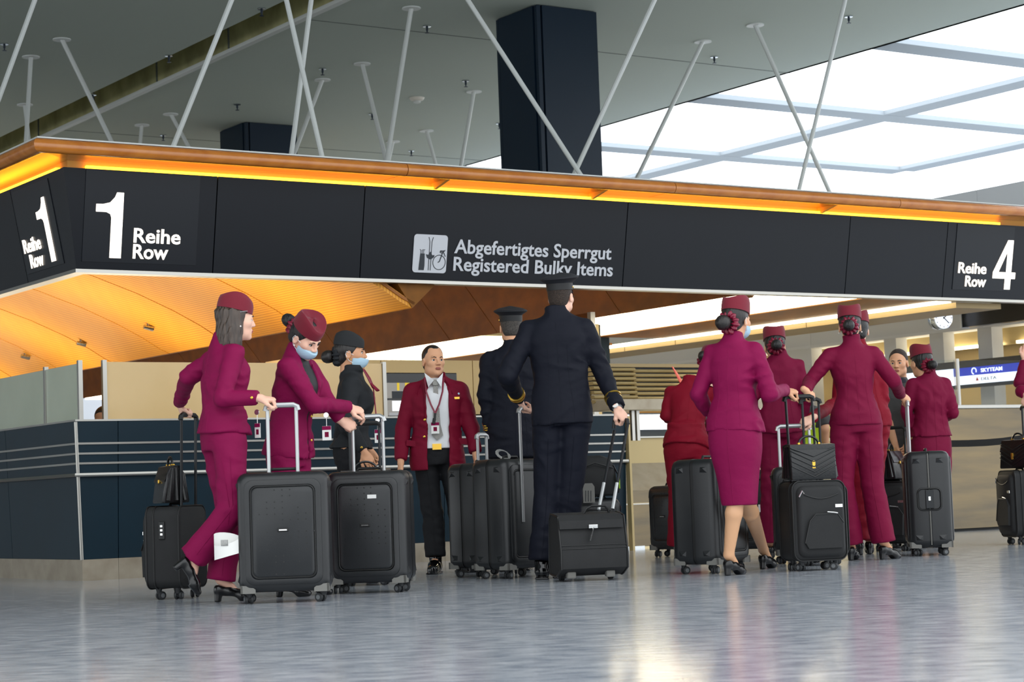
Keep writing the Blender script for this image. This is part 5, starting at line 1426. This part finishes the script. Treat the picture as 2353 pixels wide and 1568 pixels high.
def cuff_rings(p, s_, n, m='gold', d0=.05, gap=.017, w=.010):
    e, w_ = p['el'][s_], p['wr'][s_]; d = nrm(e-w_); Ls = np.linalg.norm(e-w_)
    for k in range(n):
        x = d0+k*gap; c = w_+d*x; r_ = p['rw']+(p['rm']-p['rw'])*x/Ls+.0075
        q = MB(); q.rev(c, d, [(r_-.006, 0), (r_, .001), (r_, w-.001), (r_-.006, w)], 22); q.build('sleeve_stripe', m, p['jacket'], True)
def cuff_button(p, s_, m='gold', x=.045):
    e, w_ = p['el'][s_], p['wr'][s_]; d = nrm(e-w_); c = w_+d*x; v = nrm(np.array([0, -1, 0])-d*d[1])
    q = MB(); q.rev(c+v*(p['rw']+.001), v, [(.008, 0), (.0085, .003), (.004, .006)], 10); q.build('cuff_button', m, p['jacket'], True)
def badge(p, c, label='id_badge', n=None, w=.055, h=.085, reel=True):
    n = nrm(n if n is not None else (0, -1, 0)); ex = nrm(np.cross(n, UPV))*-1; ex = nrm(np.cross(UPV, n))
    q = MB(); q.fbox(c, ex, n, UPV, w/2, .002, h/2); o = q.build('id_badge', 'paper_tag', p['root'])
    q = MB(); q.fbox(c+UPV*(h*.36)+n*.0025, ex, n, UPV, w/2, .0008, h*.13); q.build('badge_header', 'maroon', o)
    q = MB(); q.fbox(c+n*.0025-UPV*.008, ex, n, UPV, w*.22, .0008, h*.18); q.build('badge_photo', 'maroon_deep', o)
    if reel:
        q = MB(); q.tube([c+UPV*h*.5, c+UPV*(h*.5+.05)], .002, 5); q.build('badge_clip', 'bright_metal', o)
        q = MB(); q.disc(c+UPV*(h*.5+.065), n, .016, .006, 14); q.build('badge_reel', 'bright_metal', o, True)

CREW = 'cabin crew in burgundy uniform'
# --- bob-haired woman pushing the front case
gh = L['l2']+np.array([-.045, 0, .0])
w1 = person('woman with bob hair in burgundy trouser suit striding with two suitcases', 11.98, 30,
    dict(head=(543, 735, 0), chest=(516, 808), hip=(513, 990), elR=(512, 915, -.20), elL=(433, 868, .16), knR=(535, 1168, -.10), knL=(528, 1172, .10)),
    head=(22, -2, 0), hair='bob', hairm='hair_brown', bunp=None, ear='pearl', hem=-.04, group=CREW,
    feet=dict(L=(498, .10, 14), R=(399, -.05, 18, -52, 1306)), legr=(.102, .080, .088),
    hands=dict(R=('grip', (1, .12, -.12), (-.1, -.25, 1), gh), L=('grip', (.25, .1, -1), (-1, -.1, -.1), L['l1']-np.array([0, 0, 0]))))
cuff_button(w1, 'R'); cuff_button(w1, 'L')
q = MB(); q.tube([w1['hf'].P(.088, .0, .038), w1['hf'].P(.085, .045, .045)], .0022, 5); q.build('hair_pin', 'bright_metal', w1['root'])
# --- masked woman stooping over the second case
g3 = L['l3f']
w2 = person('masked woman with burgundy scrunchie bending over a suitcase handle', 12.5, -20,
    dict(head=(702, 776, -.08), chest=(684, 836, -.03), hip=(664, 1030, .02), elR=(722, 930, -.24), elL=(762, 935, .05), knR=(655, 1210), knL=(680, 1210)),
    head=(-32, -36, 8), skin='skin_fair', mask='mask_blue', bunp=dict(z=.02, y=-.13, r=.04), hairm='hair_black', ear='pearl', hem=-.10, group=CREW,
    feet=dict(L=(690, .08, -20), R=(640, -.05, -20)), vopen=[(-.3, .012), (.45, .012), (.8, .05), (1.0, .06), (1.3, .07)], inner='blouse_black', back_seam=False,
    hands=dict(R=('point', (1, .1, -.35), (.2, -.5, .8), g3.P(-.04, -.02, 1.085)), L=('grip', (.9, .2, -.5), (-.1, -.9, .3), g3.P(-.095, -.02, 1.01))))
cuff_button(w2, 'R', x=.06)
badge(w2, at(751, 996, 12.2), n=(-.2, -1, .1))
badge(w1, at(592, 990, 11.95), n=(-.6, -1, .1), w=.04)
for y in (957, 1012):
    p = at(716, y, 12.3); q = MB(); hit = w2['bvh'].ray_cast(Vector(CAM), Vector(nrm(at(715, y, 12.3)-CAM)), 30)
    if hit[0] is not None: c = np.array(hit[0]); v = nrm(CAM-c); q.rev(c, v, [(.008, 0), (.0085, .003), (.003, .006)], 10); q.build('jacket_button', 'gold', w2['jacket'], True)
# --- woman in charcoal
w3 = person('masked woman in charcoal grey suit and grey hat seen in profile', 14.2, -4,
    dict(head=(806, 813, 0), chest=(812, 876), hip=(808, 1028), elR=(800, 972, -.22), wrR=(838, 1040, -.26), elL=(815, 970, .2), wrL=(850, 1035, .18), knR=(806, 1180), knL=(806, 1180)),
    head=(-3, 2, 0), skin='skin_brown', mask='mask_blue', bunp=dict(z=-.01, y=-.125, r=.045), hairm='hair_dark', hatm='grey_hat', tie='charcoal', jacket='charcoal', trousers='charcoal_trouser', ear='gold', hem=-.02, group=CREW,
    feet=dict(L=(800, .1, -5), R=(800, -.1, -5)), back_seam=False)
cuff_button(w3, 'R')
q = MB(); hf_ = w3['hf']; P_ = [at(836, 850, 14.12), at(848, 870, 14.1), at(858, 892, 14.1)]; q.tube(P_, [.012, .018, .014], 8, flat=.5); q.build('neck_ribbon', 'maroon_silk', w3['root'], True)
q = MB(); q.tube([at(853, 882, 14.08), at(868, 898, 14.05)], [.014, .022], 8, flat=.4); q.build('ribbon_end', 'maroon_silk', w3['root'], True)
q = MB(); q.tube([P_[2], at(862, 930, 14.08), at(866, 975, 14.0)], .005, 6); q.build('lanyard', 'maroon_silk', w3['root'], True)
badge(w3, at(868, 1003, 13.95), n=(.5, -1, .1), w=.045, h=.09)
# --- man in burgundy blazer
m1 = person('man in open burgundy blazer, white shirt and grey tie wearing a lanyard', 15.5, -82,
    dict(head=(996, 829, -.03), chest=(1001, 884), hip=(1004, 1032), elR=(926, 985, -.02), wrR=(921, 1062, -.1), elL=(1083, 982, -.02), wrL=(1093, 1043, -.1), knR=(994, 1178), knL=(1054, 1178)),
    male=True, head=(-66, 0, 0), skin='skin_tan', lips='lips_tan', jacket='blazer', trousers='charcoal_trouser', hem=-.34, hat=None, hair='receding', hairm='hair_black', group='airline staff',
    feet=dict(L=(1062, .08, -70), R=(1003, .0, -95)), shoe='oxford', vopen=[(-.5, .075), (0, .085), (.5, .085), (.85, .082), (1.0, .06), (1.3, .07)], inner='shirt_white', back_seam=False, legr=(.098, .078, .082), hw=.98)
def on_front(p, px, py, off=.004, bv=None):
    hit = p['bvh'].ray_cast(Vector(CAM), Vector(nrm(at(px, py, 15)-CAM)), 40); 
    return (np.array(hit[0])+nrm(CAM-np.array(hit[0]))*off) if hit[0] is not None else at(px, py, 15.3)
Ym = m1['chest'][1]-.135
fl = lambda x, y, d=0.: at(x, y, Ym-.01+d)
q = MB(); q.add([fl(993, 876, .03), fl(1007, 876, .03), fl(1006, 888, .015), fl(1012, 975), fl(1018, 1000), fl(1005, 1012), fl(992, 1000), fl(994, 975), fl(996, 888, .015)], [list(range(9))])
q.v += [tuple(np.array(v)+np.array([0, .02, 0])) for v in q.v]; q.f.append([i+9 for i in range(9)][::-1]); q.m.append(0)
for i in range(9): q.f.append([(i+1) % 9, i, i+9, (i+1) % 9+9]); q.m.append(0)
q.build('tie', 'tie_grey', m1['root'])
q = MB(); q.add([fl(992, 873, .02), fl(1008, 873, .02), fl(1006, 886, .005), fl(995, 886, .005), fl(992, 873, .05), fl(1008, 873, .05), fl(1006, 886, .04), fl(995, 886, .04)], [(0, 3, 2, 1), (4, 5, 6, 7), (0, 1, 5, 4), (1, 2, 6, 5), (2, 3, 7, 6), (3, 0, 4, 7)]); q.build('tie_knot', 'tie_grey', m1['root'], bevel=.004)
for sg, a_, b_, c_ in ((-1, (975, 857), (984, 890), (997, 874)), (1, (1018, 857), (1014, 890), (1003, 874))):
    q = MB(); P_ = [fl(*a_, .06), fl(*b_, .0), fl(*c_, .005)]; P2 = [p+np.array([0, .03, 0]) for p in P_]; q.add(P_+P2, [(0, 1, 2), (5, 4, 3), (0, 3, 4, 1), (1, 4, 5, 2), (2, 5, 3, 0)]); q.build('shirt_collar', 'shirt_white', m1['root'])
for xs in ((977, 900), (1022, 1016)):
    pass
q = MB(); q.tube([fl(976, 868, .05), fl(979, 900, -.012), fl(990, 930, -.018), fl(1000, 950, -.02)], .007, 6, flat=.3); q.tube([fl(1019, 868, .05), fl(1017, 900, -.012), fl(1009, 930, -.018), fl(1000, 950, -.02)], .007, 6, flat=.3); q.build('lanyard', 'maroon_silk', m1['root'], True)
badge(m1, at(1000, 984, Ym-.035), n=(.1, -1, 0), w=.06, h=.085, reel=False)
q = MB(); q.tube([fl(1000, 950, -.02), fl(999, 962, -.024)], .008, 8); q.tube([fl(998, 962, -.03), fl(996, 974, -.035)], .012, 8); q.build('key_fob', 'case_groove', m1['root'], True)
# lapels
for pts in ([(974, 868), (965, 885), (958, 905), (976, 965), (984, 985), (980, 930)], [(1020, 868), (1031, 885), (1040, 905), (1028, 960), (1022, 990), (1021, 930)]):
    P_ = []
    for x, y in pts:
        o = on_front(m1, x, y, .010); P_.append(o if abs(o[1]-Ym) < .2 else at(x, y, Ym-.01))
    q = MB(); n = len(P_); q.add(P_+[p+np.array([0, .012, 0]) for p in P_], [list(range(n)), list(range(n, 2*n))[::-1]]+[[i, n+i, n+(i+1) % n, (i+1) % n] for i in range(n)]); q.build('lapel', 'blazer', m1['jacket'])
for x, y in ((979, 965), (978, 1004)):
    c = on_front(m1, x-3, y); q = MB(); q.rev(c, (0, -1, 0), [(.009, 0), (.0095, .003), (.004, .006)], 10); q.build('jacket_button', 'gold', m1['jacket'], True)
c = on_front(m1, 1048, 915); q = MB(); q.fbox(c, (1, 0, 0), (0, 1, 0), UPV, .026, .003, .008); q.build('name_badge', 'gold', m1['jacket'])
c = on_front(m1, 1054, 905); q = MB(); q.disc(c, (0, -1, 0), .008, .003, 12); q.build('lapel_pin', 'mask_blue', m1['jacket'])
for x, y in ((952, 1020), (1058, 1014)):
    c = on_front(m1, x, y, .004); q = MB(); q.fbox(c, (.98, 0, -.15), (0, 1, 0), nrm((.15, 0, .98)), .06, .005, .022); q.build('pocket_flap', 'blazer', m1['jacket'])
bc = m1['hip']+UPV*.03
q = MB(); q.rev(bc-UPV*.02, UPV, [(.18, 0), (.182, .005), (.182, .035), (.18, .04)], 28, ref=m1['rt'], ell=.70); q.build('belt', 'leather', m1['root'], True)
q = MB(); c = at(1004, 1027, bc[1]-.132); q.fbox(c, (1, 0, 0), (0, 1, 0), UPV, .034, .006, .022); q.build('belt_buckle', 'gold', m1['root'])
# --- captain
p1 = person('captain in navy uniform with four gold sleeve stripes, back turned', 15.35, 92,
    dict(head=(1174, 753, .02), chest=(1181, 814), hip=(1183, 990), elL=(1116, 908, -.02), wrL=(1130, 1003, .02), elR=(1245, 908), wrR=(1240, 1000, .05), knL=(1160, 1160), knR=(1205, 1160)),
    male=True, head=(96, -2, 0), skin='skin_tan', jacket='navy', trousers='navy_trouser', hem=-.36, hat='pilot', hair='short', hairm='hair_grey', group='pilots in navy uniform', feet=dict(L=(1160, 0, 90), R=(1205, 0, 85)), shoe='oxford', eyes=False)
cuff_rings(p1, 'L', 4); cuff_rings(p1, 'R', 4)
# --- tall pilot
G2 = L['l5']
p2 = person('tall pilot in navy uniform and peaked cap with two gold sleeve stripes', 13.7, 86,
    dict(head=(1289, 682, .02), chest=(1279, 742), hip=(1292, 938), elL=(1166, 862, -.06), elR=(1388, 866, .02), knL=(1257, 1150, .02), knR=(1307, 1145, .02)),
    male=True, head=(66, 0, 0), skin='skin_fair', jacket='navy', trousers='navy_trouser', hem=-.20, hat='pilot', hair='short', hairm='hair_short', group='pilots in navy uniform', feet=dict(L=(1246, -.05, 88), R=(1288, .05, 80)), shoe='oxford', eyes=False, hw=1.04, legr=(.112, .09, .088),
    hands=dict(R=('grip', (.55, .1, -.83), (.6, -.7, .2), at(1428, 966, 13.56)), L=('grip', (.3, .5, -.8), (-.8, .2, -.3), G2)))
cuff_rings(p2, 'R', 2, gap=.027, d0=.07, w=.014); cuff_rings(p2, 'L', 2, gap=.027, d0=.07, w=.014)
d = nrm(p2['el']['R']-p2['wr']['R']); c = p2['wr']['R']-d*.008; q = MB(); q.rev(c, d, [(.031, 0), (.034, .002), (.034, .014), (.031, .016)], 20); wt = q.build('watch', 'bright_metal', p2['root'], True)
v = nrm(np.array([-.3, -1, .2])-d*(np.array([-.3, -1, .2])@d)); q = MB(); q.disc(c+d*.008+v*.030, v, .019, .008, 18); q.build('watch_dial', 'pearl', wt, True)
q = MB(); q.tube([p2['hf'].P(.07, .05, .005), p2['hf'].P(.055, .098, .004), p2['hf'].P(.02, .112, .002)], .0022, 5); q.build('glasses', 'dark_metal', p2['root'], True)
# --- woman in redder burgundy jacket bending at the baggage drop
wa = person('woman in burgundy trouser suit stooping at the baggage drop', 15.9, 84,
    dict(head=(1634, 842, .26), chest=(1586, 898, .16), hip=(1577, 1020, 0), elL=(1532, 955, .12), wrL=(1556, 975, .32), elR=(1640, 960, .2), wrR=(1625, 990, .4), knL=(1560, 1130), knR=(1600, 1130)),
    head=(70, -25, 0), jacket='maroon_red', trousers='maroon_red', hem=-.10, bunp=dict(z=0, x=-.02, r=.04), hairm='hair_dark', group=CREW, feet=dict(L=(1560, 0, 85), R=(1600, 0, 85)), eyes=False)
# --- woman in skirt
wb_ = person('masked woman in burgundy skirt suit and heels walking with a trolley', 13.15, 64,
    dict(head=(1693, 737, .02), chest=(1686, 802), hip=(1688, 970), elR=(1770, 905, -.10), elL=(1603, 906, .06), wrL=(1634, 952, .22), knL=(1694, 1135, -.02), knR=(1712, 1135, .08)),
    head=(52, 0, 0), skin='skin_tan', mask='mask_blue', bunp=dict(z=-.02, y=-.135, r=.048, x=.0), hairm='hair_dark', trousers=None, hem=-.13, group=CREW,
    skirt=((1697, 1162, 13.15), [(0, .112, .115, .02), (.3, .135, .128, .01), (.62, .172, .142, -.006), (.85, .168, .135, 0), (1, .14, .115, 0)]),
    feet=dict(L=(1671, 0.02, 52), R=(1752, .85, 58)), eyes=False,
    hands=dict(R=('grip', (1, .15, -.15), (.1, -.4, .9), L['l11']-np.array([.02, 0, 0]))))
cuff_button(wb_, 'R')
# --- woman between skirt wearer and tall crew woman
wc = person('woman in burgundy trouser suit partly hidden behind the skirt wearer', 15.9, 88,
    dict(head=(1780, 797, .02), chest=(1789, 837), hip=(1795, 972), elR=(1850, 920, -.02), wrR=(1842, 985, .05), elL=(1728, 920), wrL=(1732, 980), knL=(1772, 1120), knR=(1818, 1120)),
    head=(88, -4, 0), skin='skin_tan', jacket='maroon_deep', trousers='maroon_deep', bunp=dict(z=-.01, r=.042), hairm='hair_black', hem=-.18, group=CREW, feet=dict(L=(1772, 0, 85), R=(1822, 0, 85)), eyes=False)
# --- extra trolley held by the tall crew woman
fr, r, g = soft_case(gpt(1888, 14.35), 100, .34, .56, .23, 'black fabric trolley half hidden between pocketed trolley and tall crew woman', dict(z=1.16, w=.12), pockets=False); L['l12b'] = g
wd = person('tall woman in burgundy trouser suit holding two trolley handles, back turned', 14.95, 92,
    dict(head=(1953, 750, .02), chest=(1957, 808), hip=(1967, 957), elL=(1860, 878, -.02), elR=(2054, 876, -.02), knL=(1936, 1112), knR=(2004, 1112)),
    head=(78, 0, 0), skin='skin_tan', jacket='maroon_deep', trousers='maroon_deep', bunp=dict(z=-.005, r=.042), hairm='hair_black', ear='pearl', hem=-.15, group=CREW, feet=dict(L=(1955, .05, 70), R=(2026, .0, 42)), eyes=False, hw=1.12, legr=(.108, .085, .092),
    hands=dict(L=('grip', (.5, .3, -.4), (-.3, -.7, .6), L['l12b']), R=('grip', (.8, .3, -.4), (.2, -.6, .7), L['l14']-np.array([.0, 0, 0]))))
we = person('woman in burgundy suit almost hidden behind the tall crew woman', 16.1, 96,
    dict(head=(1972, 760, .02), chest=(1974, 814), hip=(1992, 957), elL=(1925, 925, -.02), elR=(2028, 915), wrR=(2024, 980, .1), knL=(1978, 1110), knR=(2006, 1110)),
    head=(85, 0, 0), skin='skin_fair', jacket='maroon_red', trousers='maroon_red', bunp=None, hairm='hair_black', hem=-.2, group=CREW, feet=dict(L=(1978, .0, 88), R=(1998, .1, 80)), eyes=False,
    hands=dict(L=('grip', (-.9, -.2, -.4), (0, -.8, .5), L['l12']+np.array([.06, 0, 0]))))
# --- man in grey t-shirt
mf = person('short-haired man in a grey t-shirt with navy collar facing the crew', 17.7, -98,
    dict(head=(2064, 834, -.03), chest=(2066, 890), hip=(2072, 1020), elR=(2036, 955, -.05), wrR=(2058, 1025, -.25), elL=(2112, 960, -.05), wrL=(2085, 1020, -.25), knR=(2055, 1140), knL=(2090, 1140)),
    male=True, head=(-112, -4, 0), skin='skin_tan', lips='lips_tan', jacket='tee_grey', trousers='charcoal_trouser', hem=-.15, hat=None, hair='short', hairm='hair_short', group='ground staff', feet=dict(L=(2090, 0, -90), R=(2055, 0, -95)), shoe='oxford', tee=True, back_seam=False)
q = MB(); q.rev(mf['chest']+UPV*.055, UPV, [(.085, -.02), (.078, 0), (.070, .02), (.062, .02)], 24, ref=mf['rt'], ell=.95); q.build('collar_band', 'tee_navy', mf['root'], True)
# --- woman by the steel desk
wg = person('woman in burgundy skirt suit standing before the steel desk, back turned', 17.2, 100,
    dict(head=(2116, 834, .02), chest=(2133, 878), hip=(2138, 1000), elR=(2190, 948, .0), wrR=(2160, 962, .2), elL=(2083, 945, -.02), wrL=(2094, 990, .05), knL=(2125, 1110), knR=(2155, 1110)),
    head=(112, 0, 0), skin='skin_tan', jacket='maroon_deep', trousers=None, bunp=dict(z=-.03, r=.038), hairm='hair_black', hem=-.03, group=CREW,
    skirt=((2142, 1128, 17.2), [(0, .145, .12, 0), (.5, .17, .14, 0), (.85, .165, .13, 0), (1, .135, .11, 0)]), feet=dict(L=(2125, 0, 90), R=(2155, 0, 85)), eyes=False)
# --- woman cut by the frame edge
wh = person('woman in burgundy jacket beside the lone trolley at the steel desk', 17.5, 178,
    dict(head=(2436, 820, 0), chest=(2436, 877), hip=(2436, 1005), elL=(2347, 900, -.15), elR=(2343, 880, .16), wrR=(2355, 825, .2), knL=(2436, 1120), knR=(2436, 1120)),
    head=(170, 0, 0), skin='skin_fair', jacket='maroon_deep', trousers='maroon_deep', bunp=dict(z=-.01), hairm='hair_black', hem=-.15, group=CREW, feet=dict(L=(2445, -.1, 180), R=(2445, .1, 180)),
    hands=dict(L=('grip', (-.3, .0, -1), (-.6, -.7, .2), L['l15']), R=('relax', (.2, .1, 1), (0, 1, 0), None)), back_seam=False)
cuff_button(wh, 'L')
# --- ground worker in hi-vis stooping behind
wi = person('ground worker in grey shirt and yellow vest stooping behind the crew', 17.0, 20,
    dict(head=(1838, 905, 0), chest=(1862, 950), hip=(1835, 1055), elR=(1893, 985, -.18), wrR=(1897, 1045, -.1), elL=(1880, 1000, .15), wrL=(1890, 1050, .2), knL=(1850, 1150, .1), knR=(1845, 1150, -.1)),
    male=True, head=(20, -30, 0), skin='skin_tan', jacket='tee_grey', trousers='charcoal_trouser', hem=-.1, hat=None, hair='short', hairm='hair_short', group='ground staff', feet=dict(L=(1850, .1, 20), R=(1845, -.1, 20)), shoe='oxford', tee=True, eyes=False, back_seam=False)
q = Field(*bbox([wi['hip'], wi['chest']], .25), .012); q.loft(wi['hip'], wi['chest'], [(k_[0], k_[1]*1.06+.012, k_[2]*1.06+.012)+tuple(k_[3:]) for k_ in KM if k_[0] < .97], wi['fwd'], 0); v, f = q.mesh(1); mesh_obj('hi_vis_vest', v, f.tolist(), 'hi_vis', wi['root'], True)
# --- clerk behind the counter gap
wj = person('dark-haired clerk seen through the gap between the glass screens', 17.95, -100,
    dict(head=(238, 966, 0), chest=(240, 1025), hip=(240, 1160), elR=(200, 1090, -.05), wrR=(215, 1140, -.15), elL=(285, 1090, -.05), wrL=(262, 1140, -.15), knR=(220, 1200, -.2), knL=(262, 1200, -.2)),
    male=True, head=(-100, -15, 0), skin='skin_tan', jacket='navy', trousers='navy_trouser', hem=-.1, hat=None, hair='short', hairm='hair_black', group='ground staff', feet=dict(L=(262, -.2, -95), R=(215, -.2, -95)), shoe='oxford', back_seam=False, coarse=.016)
# red strap flying loose from the hood
q = MB(); q.tube([at(1545, 843, 20.62), at(1553, 856, 20.6), at(1562, 872, 20.58), at(1570, 886, 20.56)], [.012, .03, .04, .045], 8, flat=.15)
tag(q.build('red_strap', 'red_ribbon', None, True), 'bright red cloth strap hanging from the louvre hood', 'strap')
# barrier belt before the steel desk
a_, b_ = at(2188, 1020, 19.5), at(2420, 994, 19.2)
bb = empty('barrier_belt', (b_[0], b_[1], 0), 'dark retractable barrier belt stretched before the steel desk', 'barrier')
q = MB(); q.tube([a_+(b_-a_)*t-UPV*.02*math.sin(math.pi*t) for t in np.linspace(-.6, 1, 9)], .034, 8, flat=.1); 
q2 = MB(); P_ = [a_+(b_-a_)*t-UPV*.03*math.sin(math.pi*max(t, 0)) for t in np.linspace(-.5, 1, 10)]
q2.loft([[p+UPV*.032, p-UPV*.032, p-UPV*.032+np.array([0, .004, 0]), p+UPV*.032+np.array([0, .004, 0])] for p in P_]); q2.build('belt', 'nylon_edge', bb)
for p in (P_[0], P_[-1]):
    q = MB(); g_ = np.array([p[0], p[1]+.04, 0]); q.rev(g_, UPV, [(.17, 0), (.17, .015), (.03, .03), (.03, p[2]-.03), (.038, p[2]-.02), (.038, p[2]+.06)], 18); q.build('post', 'dark_metal', bb, True)
